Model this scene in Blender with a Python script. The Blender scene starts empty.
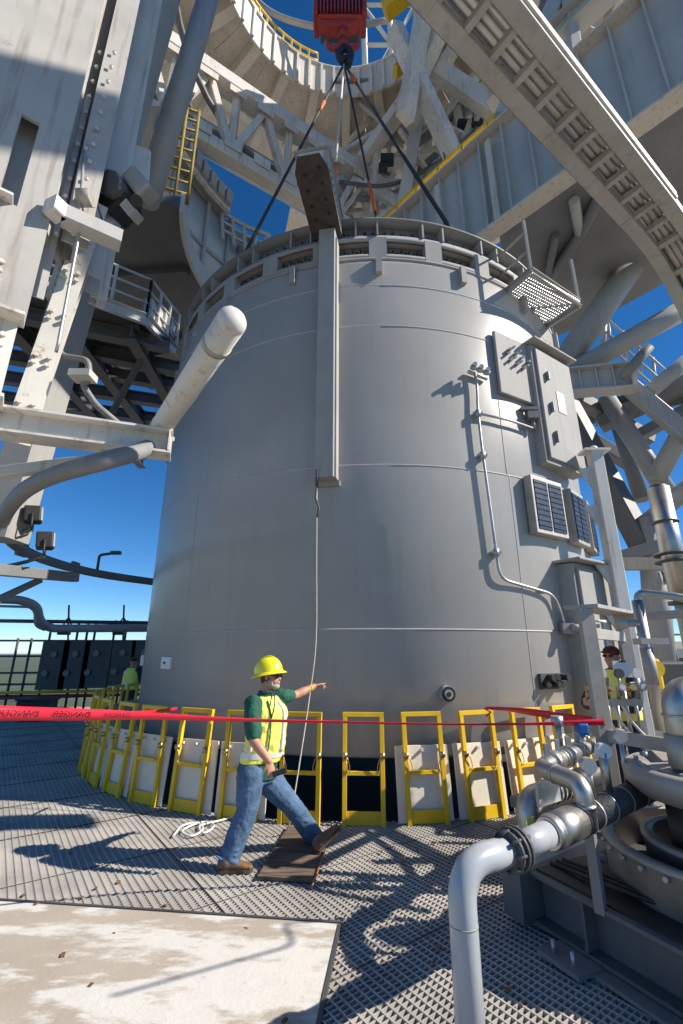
import bpy, math, random
from mathutils import Vector as V, Matrix
random.seed(4)
S = bpy.context.scene
COL = S.collection
R = math.radians
# ------------------------------------------------------------------ camera, sky, sun, exposure
PITCH = 17.2; FPX = 457.0; EYE = 1.8
cam = bpy.data.cameras.new('camera'); camo = bpy.data.objects.new('camera', cam); COL.objects.link(camo)
camo.location = (0, 0, EYE); camo.rotation_euler = (R(90 + PITCH), 0, 0)
cam.sensor_fit = 'VERTICAL'; cam.sensor_height = 36; cam.lens = 36 * FPX / 1024
cam.clip_start = .05; cam.clip_end = 200000
S.camera = camo
SUN_EL, SUN_AZ = 36.5, -7.5          # azimuth measured from +X, negative is towards the camera
sdir = V((math.cos(R(SUN_EL)) * math.cos(R(SUN_AZ)), math.cos(R(SUN_EL)) * math.sin(R(SUN_AZ)), math.sin(R(SUN_EL))))
w = bpy.data.worlds.new('World'); S.world = w; w.use_nodes = True
nt = w.node_tree; nt.nodes.clear()
sky = nt.nodes.new('ShaderNodeTexSky'); sky.sky_type = 'NISHITA'; sky.sun_disc = False
sky.sun_elevation = R(SUN_EL); sky.sun_rotation = math.atan2(sdir.x, sdir.y)
sky.altitude = 100; sky.air_density = .75; sky.dust_density = 0; sky.ozone_density = 4.0
bg = nt.nodes.new('ShaderNodeBackground'); bg.inputs[1].default_value = .084
out = nt.nodes.new('ShaderNodeOutputWorld')
hs = nt.nodes.new('ShaderNodeHueSaturation'); hs.inputs['Saturation'].default_value = 1.25; hs.inputs['Value'].default_value = 1.0
tm = nt.nodes.new('ShaderNodeMixRGB'); tm.blend_type = 'MULTIPLY'; tm.inputs[0].default_value = 1; tm.inputs[2].default_value = (.88, .97, 1.02, 1)
nt.links.new(sky.outputs[0], hs.inputs['Color']); nt.links.new(hs.outputs[0], tm.inputs[1]); nt.links.new(tm.outputs[0], bg.inputs[0]); nt.links.new(bg.outputs[0], out.inputs[0])
sl = bpy.data.lights.new('sun', 'SUN'); sl.energy = 4.4; sl.angle = R(.5); sl.color = (1, .93, .81)
so = bpy.data.objects.new('sun', sl); COL.objects.link(so); so.location = (20, -3, 30)
so.rotation_euler = sdir.to_track_quat('Z', 'Y').to_euler()
S.view_settings.view_transform = 'Standard'; S.view_settings.look = 'None'
S.view_settings.exposure = 0.76; S.view_settings.gamma = 1
S.cycles.max_bounces = 8; S.cycles.diffuse_bounces = 5; S.cycles.glossy_bounces = 4

# ------------------------------------------------------------------ picture point -> place
cp, sp = math.cos(R(PITCH)), math.sin(R(PITCH))
def ray(x, y):
    u = (x - 341.5) / FPX; v = (512 - y) / FPX
    return V((u, cp - v * sp, sp + v * cp))
def at(x, y, Y):
    d = ray(x, y); return V((0, 0, EYE)) + d * (Y / d.y)
def az(x, y, Z):
    d = ray(x, y); return V((0, 0, EYE)) + d * ((Z - EYE) / d.z)
TC = V((.62, 10.77, 0)); TR = 4.68; RR = TR - .19          # tank axis and radius
def tp(th, r, z):                          # point round the tank, angle from the side facing us
    a = R(th); return V((TC.x + r * math.sin(a), TC.y - r * math.cos(a), z))
AX = V((.81, .586, 0)).normalized(); BX = V((-AX.y, AX.x, 0)); ZZ = V((0, 0, 1))

# ------------------------------------------------------------------ materials
def mat(name, col, rough=.5, metal=0., var=.12, scale=3., rust=0., bump=0., col2=None, spec=.5, coat=0., streak=0., rustcol=(.19, .075, .03)):
    m = bpy.data.materials.new(name); m.use_nodes = True
    n = m.node_tree.nodes; l = m.node_tree.links; b = n['Principled BSDF']
    b.inputs['Roughness'].default_value = rough; b.inputs['Metallic'].default_value = metal
    b.inputs['Specular IOR Level'].default_value = spec
    if coat: b.inputs['Coat Weight'].default_value = coat; b.inputs['Coat Roughness'].default_value = .18
    tc = n.new('ShaderNodeTexCoord'); no = n.new('ShaderNodeTexNoise')
    no.inputs['Scale'].default_value = scale; no.inputs['Detail'].default_value = 7; no.inputs['Roughness'].default_value = .62
    l.new(tc.outputs['Object'], no.inputs['Vector'])
    r = n.new('ShaderNodeValToRGB'); c2 = col2 or tuple(min(1, c * (1 + var)) for c in col); c1 = tuple(c * (1 - var) for c in col)
    r.color_ramp.elements[0].position = .3; r.color_ramp.elements[0].color = (*c1, 1)
    r.color_ramp.elements[1].position = .7; r.color_ramp.elements[1].color = (*c2, 1)
    l.new(no.outputs['Fac'], r.inputs[0]); cur = r.outputs[0]
    if streak:                                            # run marks down the steel
        mp = n.new('ShaderNodeMapping'); mp.inputs['Scale'].default_value = (6, 6, .35); l.new(tc.outputs['Object'], mp.inputs[0])
        n3 = n.new('ShaderNodeTexNoise'); n3.inputs['Scale'].default_value = 1.6; n3.inputs['Detail'].default_value = 5; l.new(mp.outputs[0], n3.inputs['Vector'])
        r3 = n.new('ShaderNodeValToRGB'); r3.color_ramp.elements[0].position = .55; r3.color_ramp.elements[1].position = .8
        r3.color_ramp.elements[0].color = (0, 0, 0, 1); r3.color_ramp.elements[1].color = (streak,) * 3 + (1,)
        l.new(n3.outputs['Fac'], r3.inputs[0])
        mx = n.new('ShaderNodeMixRGB'); mx.inputs[2].default_value = (*[c * .6 for c in rustcol], 1) if rust else (*[c * .45 for c in col], 1)
        l.new(r3.outputs[0], mx.inputs[0]); l.new(cur, mx.inputs[1]); cur = mx.outputs[0]
    if rust:
        n2 = n.new('ShaderNodeTexNoise'); n2.inputs['Scale'].default_value = 2.3; n2.inputs['Detail'].default_value = 9; n2.inputs['Roughness'].default_value = .75
        l.new(tc.outputs['Object'], n2.inputs['Vector'])
        r2 = n.new('ShaderNodeValToRGB'); r2.color_ramp.elements[0].position = .72 - rust * .2; r2.color_ramp.elements[1].position = .80 - rust * .17
        l.new(n2.outputs['Fac'], r2.inputs[0])
        mx = n.new('ShaderNodeMixRGB'); mx.inputs[2].default_value = (*rustcol, 1)
        l.new(r2.outputs[0], mx.inputs[0]); l.new(cur, mx.inputs[1]); cur = mx.outputs[0]
    l.new(cur, b.inputs['Base Color'])
    rr = n.new('ShaderNodeMapRange'); rr.inputs['To Min'].default_value = max(.04, rough - .1); rr.inputs['To Max'].default_value = min(1, rough + .12)
    l.new(no.outputs['Fac'], rr.inputs[0]); l.new(rr.outputs[0], b.inputs['Roughness'])
    if bump:
        bp = n.new('ShaderNodeBump'); bp.inputs['Strength'].default_value = bump; bp.inputs['Distance'].default_value = .01
        nb = n.new('ShaderNodeTexNoise'); nb.inputs['Scale'].default_value = scale * 8; nb.inputs['Detail'].default_value = 5
        l.new(tc.outputs['Object'], nb.inputs['Vector']); l.new(nb.outputs['Fac'], bp.inputs['Height']); l.new(bp.outputs[0], b.inputs['Normal'])
    return m
M = {}
M['white'] = mat('white_steel_paint', (.66, .63, .58), .5, var=.14, scale=.8, rust=.55, streak=.6, spec=.35)
M['cream'] = mat('cream_steel_paint', (.66, .59, .50), .5, var=.14, scale=.5, rust=.2, streak=.5)
M['grey'] = mat('grey_steel_paint', (.35, .34, .325), .45, var=.12, scale=.7, rust=.12, streak=.3)
M['dgrey'] = mat('dull_steel', (.20, .20, .20), .55, var=.2, scale=.8, rust=.15, streak=.3)
M['blueg'] = mat('blue_grey_paint', (.50, .485, .455), .4, var=.1, scale=.6, streak=.25)
M['dark'] = mat('dark_steel', (.07, .07, .072), .55, var=.25, scale=2, rust=.2)
M['tank'] = mat('tank_paint', (.385, .37, .352), .33, var=.10, scale=.4, coat=.1, streak=.16, spec=.32, bump=.07)
M['tank2'] = mat('tank_fitting_paint', (.37, .36, .345), .68, var=.12, scale=1.5, streak=.3, spec=.15)
M['seam'] = mat('weld_seam', (.47, .45, .43), .5, var=.15, scale=8)
M['yellow'] = mat('yellow_paint', (.80, .50, .012), .45, var=.14, scale=4, rust=.3, streak=.25, bump=.1)
M['panel'] = mat('cream_board', (.80, .73, .60), .65, var=.10, scale=2.5, streak=.25, bump=.1)
M['steel'] = mat('stainless', (.50, .48, .45), .42, 1., var=.12, scale=3, bump=.12)
M['galv'] = mat('galvanised', (.45, .46, .47), .42, .6, var=.2, scale=9, bump=.1)
M['alu'] = mat('bare_aluminium', (.40, .37, .335), .55, .3, var=.15, scale=5)
M['grate'] = mat('grating_steel', (.45, .42, .38), .55, .1, var=.25, scale=1.3, rust=.15, bump=.15)
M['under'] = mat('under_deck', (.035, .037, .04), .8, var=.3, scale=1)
M['pipe'] = mat('grey_pipe_paint', (.40, .42, .45), .33, var=.06, scale=5, coat=.3)
M['lag'] = mat('black_insulation', (.05, .05, .056), .5, var=.3, scale=6, bump=.5)
M['black'] = mat('black_rubber', (.02, .02, .022), .55, var=.2, scale=5)
M['redc'] = mat('crane_red', (.36, .035, .022), .45, var=.25, scale=2, rust=.1)
M['tape'] = mat('red_tape', (.80, .02, .045), .35, var=.12, scale=12)
M['tapex'] = mat('tape_print', (.03, .004, .008), .5, var=.1)
M['wire'] = mat('sling_black', (.03, .03, .032), .6, var=.2, scale=20, bump=.4)
M['orange'] = mat('orange_sleeve', (.75, .13, .03), .6, var=.15, scale=10)
M['rope'] = mat('pale_rope', (.60, .53, .43), .8, var=.2, scale=40, bump=.6)
M['blue'] = mat('blue_valve_paint', (.02, .13, .45), .4, var=.1)
M['brass'] = mat('brass', (.55, .40, .18), .35, 1., var=.2, scale=8)
M['lens'] = mat('lamp_lens', (.55, .55, .52), .15, var=.1)
M['solar'] = mat('vent_louvre_dark', (.02, .032, .06), .35, var=.3, scale=12)
M['hose'] = mat('white_hose', (.75, .75, .73), .45, var=.05)
M['skidp'] = mat('dark_skid_paint', (.10, .105, .115), .45, var=.2, scale=3, rust=.1, streak=.3)
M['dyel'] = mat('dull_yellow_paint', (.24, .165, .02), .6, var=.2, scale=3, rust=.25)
M['plateg'] = mat('weathered_plate_paint', (.42, .40, .37), .55, var=.16, scale=.9, rust=.5, streak=.6, spec=.3)
M['deep'] = mat('shade_toned_steel', (.105, .105, .105), .55, var=.2, scale=.8, rust=.15, streak=.3)  # copy of dull_steel darkened to carry the platforms' deep shade; also colours cables
M['trayp'] = mat('tray_paint', (.42, .40, .37), .5, var=.12, scale=2, streak=.35, rust=.2)
# people
M['skin'] = mat('skin', (.50, .25, .155), .5, var=.12, scale=14, bump=.1)
M['denim'] = mat('blue_denim', (.07, .13, .23), .85, var=.4, scale=7, bump=.5)
M['shirt'] = mat('green_cotton', (.010, .085, .055), .8, var=.25, scale=9, bump=.4)
M['vest'] = mat('lime_yellow_vest', (.93, .92, .17), .6, var=.08, scale=7, bump=.4)
M['reflect'] = mat('silver_reflective_band', (.78, .78, .74), .35, var=.06, scale=12)
M['hat'] = mat('yellow_hard_hat', (.86, .78, .02), .3, var=.03, scale=3, coat=.3)
M['boot'] = mat('brown_leather', (.16, .085, .04), .6, var=.35, scale=12, bump=.4)
M['sole'] = mat('boot_sole', (.08, .055, .035), .8)
M['hair'] = mat('brown_hair', (.07, .04, .025), .7, var=.3, scale=40, bump=.5)
M['beard'] = mat('grey_beard', (.42, .36, .31), .8, var=.3, scale=60, bump=.5)
M['glass'] = mat('dark_sunglasses', (.01, .01, .012), .12)
M['navy'] = mat('navy_cloth', (.02, .03, .06), .8, var=.3, scale=8, bump=.3)
M['maroon'] = mat('maroon_cap', (.11, .03, .025), .8, var=.2, scale=12)

def floor_mat():
    m = bpy.data.materials.new('stained_white_plate'); m.use_nodes = True
    n = m.node_tree.nodes; l = m.node_tree.links; b = n['Principled BSDF']; b.inputs['Roughness'].default_value = .75
    tc = n.new('ShaderNodeTexCoord')
    def noise(s, d, mapx=(1, 1, 1), rough=.6):
        mp = n.new('ShaderNodeMapping'); mp.inputs['Scale'].default_value = mapx; mp.inputs['Rotation'].default_value = (0, 0, .35); l.new(tc.outputs['Object'], mp.inputs[0])
        q = n.new('ShaderNodeTexNoise'); q.inputs['Scale'].default_value = s; q.inputs['Detail'].default_value = d; q.inputs['Roughness'].default_value = rough
        l.new(mp.outputs[0], q.inputs['Vector']); return q.outputs['Fac']
    def ramp(src, a, bb):
        r = n.new('ShaderNodeValToRGB'); r.color_ramp.elements[0].position = a; r.color_ramp.elements[1].position = bb; l.new(src, r.inputs[0]); return r.outputs[0]
    def mix(f, c1, c2):
        x = n.new('ShaderNodeMixRGB'); l.new(f, x.inputs[0])
        for i, c in ((1, c1), (2, c2)):
            if isinstance(c, tuple): x.inputs[i].default_value = (*c, 1)
            else: l.new(c, x.inputs[i])
        return x.outputs[0]
    def add(p, q, kp, kq):
        m1 = n.new('ShaderNodeMath'); m1.operation = 'MULTIPLY'; m1.inputs[1].default_value = kp; l.new(p, m1.inputs[0])
        m2 = n.new('ShaderNodeMath'); m2.operation = 'MULTIPLY_ADD'; m2.inputs[1].default_value = kq; l.new(q, m2.inputs[0]); l.new(m1.outputs[0], m2.inputs[2]); return m2.outputs[0]
    base = mix(noise(2.2, 8), (.34, .285, .225), (.50, .44, .365))
    msk = ramp(add(noise(1.0, 3, (.6, 1.2, 1)), noise(3.4, 12, (.45, 1.3, 1), .68), .55, .5), .515, .56)
    c = mix(msk, base, mix(noise(9, 6), (.58, .555, .51), (.70, .675, .63)))                          # flaking white coat
    c = mix(ramp(noise(30, 6), .62, .75), c, (.50, .43, .35))
    c = mix(ramp(noise(3.0, 9, (1, 1.8, 1), .72), .66, .76), c, (.45, .27, .12))                     # rust blotches
    l.new(c, b.inputs['Base Color'])
    bp = n.new('ShaderNodeBump'); bp.inputs['Strength'].default_value = .3; bp.inputs['Distance'].default_value = .01
    l.new(noise(40, 5), bp.inputs['Height']); l.new(bp.outputs[0], b.inputs['Normal'])
    return m
M['plate'] = floor_mat()
def wood_mat():
    m = bpy.data.materials.new('weathered_wood'); m.use_nodes = True
    n = m.node_tree.nodes; l = m.node_tree.links; b = n['Principled BSDF']; b.inputs['Roughness'].default_value = .85
    tc = n.new('ShaderNodeTexCoord'); mp = n.new('ShaderNodeMapping'); mp.inputs['Scale'].default_value = (2, 18, 4); l.new(tc.outputs['Object'], mp.inputs[0])
    q = n.new('ShaderNodeTexNoise'); q.inputs['Scale'].default_value = 2; q.inputs['Detail'].default_value = 8; l.new(mp.outputs[0], q.inputs['Vector'])
    r = n.new('ShaderNodeValToRGB'); r.color_ramp.elements[0].color = (.05, .033, .022, 1); r.color_ramp.elements[1].color = (.24, .17, .12, 1)
    r.color_ramp.elements[0].position = .3; r.color_ramp.elements[1].position = .75
    l.new(q.outputs['Fac'], r.inputs[0]); l.new(r.outputs[0], b.inputs['Base Color'])
    bp = n.new('ShaderNodeBump'); bp.inputs['Strength'].default_value = .5; bp.inputs['Distance'].default_value = .01
    l.new(q.outputs['Fac'], bp.inputs['Height']); l.new(bp.outputs[0], b.inputs['Normal'])
    return m
M['wood'] = wood_mat()
def land_mat():
    m = bpy.data.materials.new('wooded_plain'); m.use_nodes = True
    n = m.node_tree.nodes; l = m.node_tree.links; b = n['Principled BSDF']; b.inputs['Roughness'].default_value = .95
    tc = n.new('ShaderNodeTexCoord'); q = n.new('ShaderNodeTexNoise'); q.inputs['Scale'].default_value = .012; q.inputs['Detail'].default_value = 12; q.inputs['Roughness'].default_value = .7
    l.new(tc.outputs['Object'], q.inputs['Vector'])
    r = n.new('ShaderNodeValToRGB'); r.color_ramp.elements[0].position = .35; r.color_ramp.elements[1].position = .7
    r.color_ramp.elements[0].color = (.035, .055, .028, 1); r.color_ramp.elements[1].color = (.11, .13, .06, 1)
    l.new(q.outputs['Fac'], r.inputs[0]); l.new(r.outputs[0], b.inputs['Base Color']); return m
M['land'] = land_mat()

# ------------------------------------------------------------------ mesh helpers
class B:
    def __init__(s): s.v = []; s.f = []; s.sm = []
    def add(s, vs, fs, smooth=False):
        o = len(s.v); s.v += [V(v) for v in vs]; s.f += [[i + o for i in f] for f in fs]; s.sm += [smooth] * len(fs); return s
    def box(s, c, size, ax=None):
        x, y, z = [V(a) for a in (ax or ((1, 0, 0), (0, 1, 0), (0, 0, 1)))]; c = V(c); h = [d / 2 for d in size]
        vs = [c + x * (i * h[0]) + y * (j * h[1]) + z * (k * h[2]) for k in (-1, 1) for j in (-1, 1) for i in (-1, 1)]
        return s.add(vs, [(0, 2, 3, 1), (4, 5, 7, 6), (0, 1, 5, 4), (2, 6, 7, 3), (0, 4, 6, 2), (1, 3, 7, 5)])
    def prism(s, pts, z0, z1):
        n = len(pts); vs = [V((p[0], p[1], z0)) for p in pts] + [V((p[0], p[1], z1)) for p in pts]
        return s.add(vs, [list(range(n))[::-1], list(range(n, 2 * n))] + [(i, (i + 1) % n, n + (i + 1) % n, n + i) for i in range(n)])
    def extr(s, prof, p, q, up=ZZ, smooth=False):
        p, q = V(p), V(q); d = (q - p).normalized(); up = V(up)
        if abs(d.dot(up)) > .97: up = V((0, 1, 0)) if abs(d.y) < .9 else V((1, 0, 0))
        x = d.cross(up).normalized(); u = x.cross(d).normalized(); n = len(prof)
        vs = [e + x * a + u * b for e in (p, q) for a, b in prof]
        s.add(vs, [(i, (i + 1) % n, n + (i + 1) % n, n + i) for i in range(n)], smooth)
        return s.add(vs, [list(range(n))[::-1], list(range(n, 2 * n))])
    def bar(s, p, q, wd, ht=None, up=ZZ):
        a, b = wd / 2, (ht or wd) / 2; c = min(a, b) * .12
        return s.extr([(-a, -b + c), (-a + c, -b), (a - c, -b), (a, -b + c), (a, b - c), (a - c, b), (-a + c, b), (-a, b - c)], p, q, up)
    def ibeam(s, p, q, ht, wd, tf=.03, tw=.02, up=ZZ):
        a, h, t = wd / 2, ht / 2, tw / 2
        return s.extr([(-a, -h), (a, -h), (a, -h + tf), (t, -h + tf), (t, h - tf), (a, h - tf), (a, h), (-a, h), (-a, h - tf), (-t, h - tf), (-t, -h + tf), (-a, -h + tf)], p, q, up)
    def channel(s, p, q, ht, wd, t=.02, up=ZZ):
        h = ht / 2
        return s.extr([(0, -h), (wd, -h), (wd, -h + t), (t, -h + t), (t, h - t), (wd, h - t), (wd, h), (0, h)], p, q, up)
    def cyl(s, p, q, r, r2=None, n=16, cap=True):
        p, q = V(p), V(q); d = (q - p).normalized(); x = d.orthogonal().normalized(); y = d.cross(x); r2 = r if r2 is None else r2
        cs = [(math.cos(2 * math.pi * i / n), math.sin(2 * math.pi * i / n)) for i in range(n)]
        vs = [p + (x * a + y * b) * r for a, b in cs] + [q + (x * a + y * b) * r2 for a, b in cs]
        s.add(vs, [(i, (i + 1) % n, n + (i + 1) % n, n + i) for i in range(n)], True)
        if cap: s.add(vs, [list(range(n))[::-1], list(range(n, 2 * n))])
        return s
    def tube(s, pts, r, n=10, cap=True):
        pts = [V(p) for p in pts]; rs = r if isinstance(r, list) else [r] * len(pts)
        t0 = (pts[1] - pts[0]).normalized(); x = t0.orthogonal().normalized(); rings = []
        for i, p in enumerate(pts):
            t = ((pts[min(i + 1, len(pts) - 1)] - pts[max(i - 1, 0)])).normalized()
            x = (x - t * x.dot(t)).normalized(); y = t.cross(x)
            rings.append([p + (x * math.cos(2 * math.pi * k / n) + y * math.sin(2 * math.pi * k / n)) * rs[i] for k in range(n)])
        vs = [v for g in rings for v in g]; m = len(rings)
        s.add(vs, [(i * n + k, i * n + (k + 1) % n, (i + 1) * n + (k + 1) % n, (i + 1) * n + k) for i in range(m - 1) for k in range(n)], True)
        if cap: s.add(vs, [list(range(n))[::-1], list(range((m - 1) * n, m * n))])
        return s
    def lathe(s, prof, c=(0, 0, 0), n=32, a0=0, a1=360, smooth=True, sharp=False):
        c = V(c); full = abs(a1 - a0) >= 360; m = n if full else n + 1
        vs = [c + V((r * math.sin(R(a0 + (a1 - a0) * i / n)), -r * math.cos(R(a0 + (a1 - a0) * i / n)), z)) for r, z in prof for i in range(m)]
        k = len(prof)
        if sharp:
            for j in range(k - 1):
                s.add(vs[j * m:(j + 2) * m], [(i, (i + 1) % m, m + (i + 1) % m, m + i) for i in range(n)], True)
            return s
        return s.add(vs, [(j * m + i, j * m + (i + 1) % m, (j + 1) * m + (i + 1) % m, (j + 1) * m + i) for j in range(k - 1) for i in range(n)], smooth)
    def ball(s, c, r, n=16, m=10, ax=None):
        c = V(c); r = V(r) if not isinstance(r, (int, float)) else V((r, r, r)); A = ax or (V((1, 0, 0)), V((0, 1, 0)), V((0, 0, 1)))
        vs = []
        for j in range(m + 1):
            ph = math.pi * j / m
            for i in range(n):
                th = 2 * math.pi * i / n
                vs.append(c + A[0] * (r.x * math.sin(ph) * math.cos(th)) + A[1] * (r.y * math.sin(ph) * math.sin(th)) + A[2] * (r.z * math.cos(ph)))
        return s.add(vs, [(j * n + i, (j + 1) * n + i, (j + 1) * n + (i + 1) % n, j * n + (i + 1) % n) for j in range(m) for i in range(n)], True)
    def loft(s, rings, cap=True):
        n = len(rings[0]); m = len(rings); vs = [V(v) for g in rings for v in g]
        s.add(vs, [(i * n + k, i * n + (k + 1) % n, (i + 1) * n + (k + 1) % n, (i + 1) * n + k) for i in range(m - 1) for k in range(n)], True)
        if cap: s.add(vs, [list(range(n))[::-1], list(range((m - 1) * n, m * n))])
        return s
    def build(s, name, m, parent=None, kind=None, bevel=0):
        r = parent
        while r is not None and r.parent is not None: r = r.parent
        L = V(r['_base']) if r is not None and '_base' in r else V((0, 0, 0))
        me = bpy.data.meshes.new(name); me.from_pydata([tuple(v - L) for v in s.v], [], s.f)
        me.polygons.foreach_set('use_smooth', s.sm)
        me.materials.append(M[m] if isinstance(m, str) else m)
        import bmesh
        bm = bmesh.new(); bm.from_mesh(me); bmesh.ops.remove_doubles(bm, verts=bm.verts, dist=1e-5)
        bmesh.ops.recalc_face_normals(bm, faces=bm.faces); bm.to_mesh(me); bm.free()
        o = bpy.data.objects.new(name, me); COL.objects.link(o)
        if parent is not None: o.parent = parent
        if kind: o['kind'] = kind
        if bevel:
            md = o.modifiers.new('bevel', 'BEVEL'); md.width = bevel; md.segments = 2; md.limit_method = 'ANGLE'; md.harden_normals = False
        return o
def smooth_edges(o, ang=40):
    try: o.data.set_sharp_from_angle(angle=R(ang))
    except Exception: pass
    return o
def tag(o, label, cat, group=None, kind=None):
    o['label'] = label; o['category'] = cat
    if group: o['group'] = group
    if kind: o['kind'] = kind
    return o
def thing(name, loc, label, cat, group=None):
    o = bpy.data.objects.new(name, None); COL.objects.link(o); o.location = loc; o['_base'] = list(loc); o.empty_display_size = .2
    return tag(o, label, cat, group)
def dup(o, parent=None):
    c = o.copy(); COL.objects.link(c)
    if parent is not None: c.parent = parent
    for ch in list(o.children): dup(ch, c)
    return c
def spline(pts, n=8):
    pts = [V(p) for p in pts]; P = [pts[0] * 2 - pts[1]] + pts + [pts[-1] * 2 - pts[-2]]; o = []
    for i in range(1, len(P) - 2):
        a, b, c, d = P[i - 1:i + 3]
        for k in range(n):
            t = k / n; o.append(.5 * ((2 * b) + (c - a) * t + (2 * a - 5 * b + 4 * c - d) * t * t + (3 * b - 3 * c + d - a) * t ** 3))
    o.append(pts[-1]); return o
def fillet(pts, r, n=6):
    pts = [V(p) for p in pts]; o = [pts[0]]
    for i in range(1, len(pts) - 1):
        a, b, c = pts[i - 1], pts[i], pts[i + 1]; d1 = (a - b); d2 = (c - b); k = min(r, d1.length * .48, d2.length * .48)
        p, q = b + d1.normalized() * k, b + d2.normalized() * k
        for j in range(n + 1):
            t = j / n; o.append(p * (1 - t) ** 2 + b * 2 * t * (1 - t) + q * t * t)
    o.append(pts[-1]); return o
def struct(name, b, m): return b.build(name, m, None, 'structure')
def bolts(b, c, u, v, nrm, nu, nv, du, dv, r=.022, h=.03):
    for i in range(nu):
        for j in range(nv):
            p = V(c) + V(u) * (du * (i - (nu - 1) / 2)) + V(v) * (dv * (j - (nv - 1) / 2)); b.cyl(p, p + V(nrm) * h, r, r * .9, 7)
    return b

# ================================================================== THE SETTING
b = B(); b.add([(-60000, -60000, -62), (60000, -60000, -62), (60000, 60000, -62), (-60000, 60000, -62)], [(0, 1, 2, 3)]); struct('ground', b, 'land')
b = B(); b.lathe([(0, -61.8), (170, -61.8)], (0, 10, 0), 64); struct('bounce_disc', b, mat('bounce_disc_pale', (.38, .35, .31), .8, var=.12, scale=.05))  # pale disc out of view, added to bounce light up onto the steelwork
HOLE = 5.02; FC = V((.2, 10.95, 0))
PL0 = az(0, 902, 0); PL1 = az(340, 925, 0); PL2 = az(318, 1024, 0)
plx = (PL1 - PL0).normalized(); ply = V((-plx.y, plx.x, 0))
# grating bars along BX and AX, clipped to the deck, leaving the tank well and the white plate open
def cut(o, d, lo, hi):
    iv = [(lo, hi)]
    def sub(a, bq):
        nonlocal iv; r = []
        for x, y in iv:
            if bq <= x or a >= y: r.append((x, y)); continue
            if a > x: r.append((x, a))
            if bq < y: r.append((bq, y))
        iv = r
    e = FC - o; s = e.dot(d); h2 = HOLE ** 2 - (e - d * s).length_squared
    if h2 > 0: sub(s - math.sqrt(h2), s + math.sqrt(h2))
    for (c, ux, uy, xlo, xhi, ylo, yhi) in CUTS:
        q = o - c; t0, t1 = -1e9, 1e9
        for ax_, l_, h_ in ((ux, xlo, xhi), (uy, ylo, yhi)):
            k = d.dot(ax_); m_ = q.dot(ax_)
            if abs(k) < 1e-6:
                if m_ < l_ or m_ > h_: t0 = 1e9
            else:
                a_, b_ = (l_ - m_) / k, (h_ - m_) / k; t0 = max(t0, min(a_, b_)); t1 = min(t1, max(a_, b_))
        if t1 > t0: sub(t0, t1)
    # deck bounds
    for ax_, l_, h_ in ((V((1, 0, 0)), -13, 13), (V((0, 1, 0)), .6, 17.5)):
        k = d.dot(ax_); m_ = o.dot(ax_); a_, b_ = (l_ - m_) / k, (h_ - m_) / k
        sub(-1e6, min(a_, b_)); sub(max(a_, b_), 1e6)
    return [i for i in iv if i[1] - i[0] > .03]
CUTS = [(PL1, plx, ply, -20, .012, -20, .012)]
g = B(); O = V((0, 9, 0))
n = 0
k = -16.0
while k < 16:
    o = O + AX * k
    for t0, t1 in cut(o, BX, -20, 20):
        p, q = o + BX * t0, o + BX * t1
        g.box((p + q) / 2 + V((0, 0, -.0225)), (t1 - t0, .011, .045), (BX, -AX, ZZ))
    k += .058
k = -16.0
while k < 16:
    o = O + BX * k
    for t0, t1 in cut(o, AX, -20, 20):
        p, q = o + AX * t0, o + AX * t1
        g.box((p + q) / 2 + V((0, 0, -.0225)), (t1 - t0, .0075, .041), (AX, BX, ZZ))
    k += .036
struct('deck_grating', g, 'grate')
sm_ = B()
for k in range(-9, 10):
    o = O + BX * (k * 1.22 + .3)
    for t0, t1 in cut(o, AX, -20, 20): p, q = o + AX * t0, o + AX * t1; sm_.box((p + q) / 2 + V((0, 0, .0)), (t1 - t0, .005, .008), (AX, BX, ZZ))
for k in range(-5, 6):
    o = O + AX * (k * 3.0 - .6)
    for t0, t1 in cut(o, BX, -20, 20): p, q = o + BX * t0, o + BX * t1; sm_.box((p + q) / 2 + V((0, 0, .0006)), (t1 - t0, .005, .008), (BX, -AX, ZZ))
struct('deck_seams', sm_, 'dark')
# deck below the bars and the dark tank well
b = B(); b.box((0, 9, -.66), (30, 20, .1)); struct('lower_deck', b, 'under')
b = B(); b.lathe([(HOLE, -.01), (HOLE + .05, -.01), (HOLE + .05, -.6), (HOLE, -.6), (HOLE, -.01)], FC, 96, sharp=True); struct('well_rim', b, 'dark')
# beams under the grating
b = B()
for k in range(-8, 9): b.box(O + AX * k * 1.6 + V((0, 0, -.2)), (.12, 26, .28), (AX, BX, ZZ))
# white plate with its steel kerb
b = B(); c0 = PL1
def plp(x, y, z): return c0 + plx * x + ply * y + V((0, 0, z))
b.add([plp(-9, -6, .012), plp(-.012, -6, .012), plp(-.012, -.012, .012), plp(-9, -.012, .012), plp(-9, -6, -.05), plp(-.012, -6, -.05), plp(-.012, -.012, -.05), plp(-9, -.012, -.05)],
      [(0, 1, 2, 3), (4, 7, 6, 5), (0, 4, 5, 1), (1, 5, 6, 2), (2, 6, 7, 3), (3, 7, 4, 0)]); struct('concrete_slab', b, 'plate')
b = B(); b.box(plp(-4.5, .002, -.006), (9.03, .022, .05), (plx, ply, ZZ)); b.box(plp(.002, -3.02, -.006), (.022, 6.0, .05), (plx, ply, ZZ)); struct('slab_edge', b, 'dark')

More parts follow.
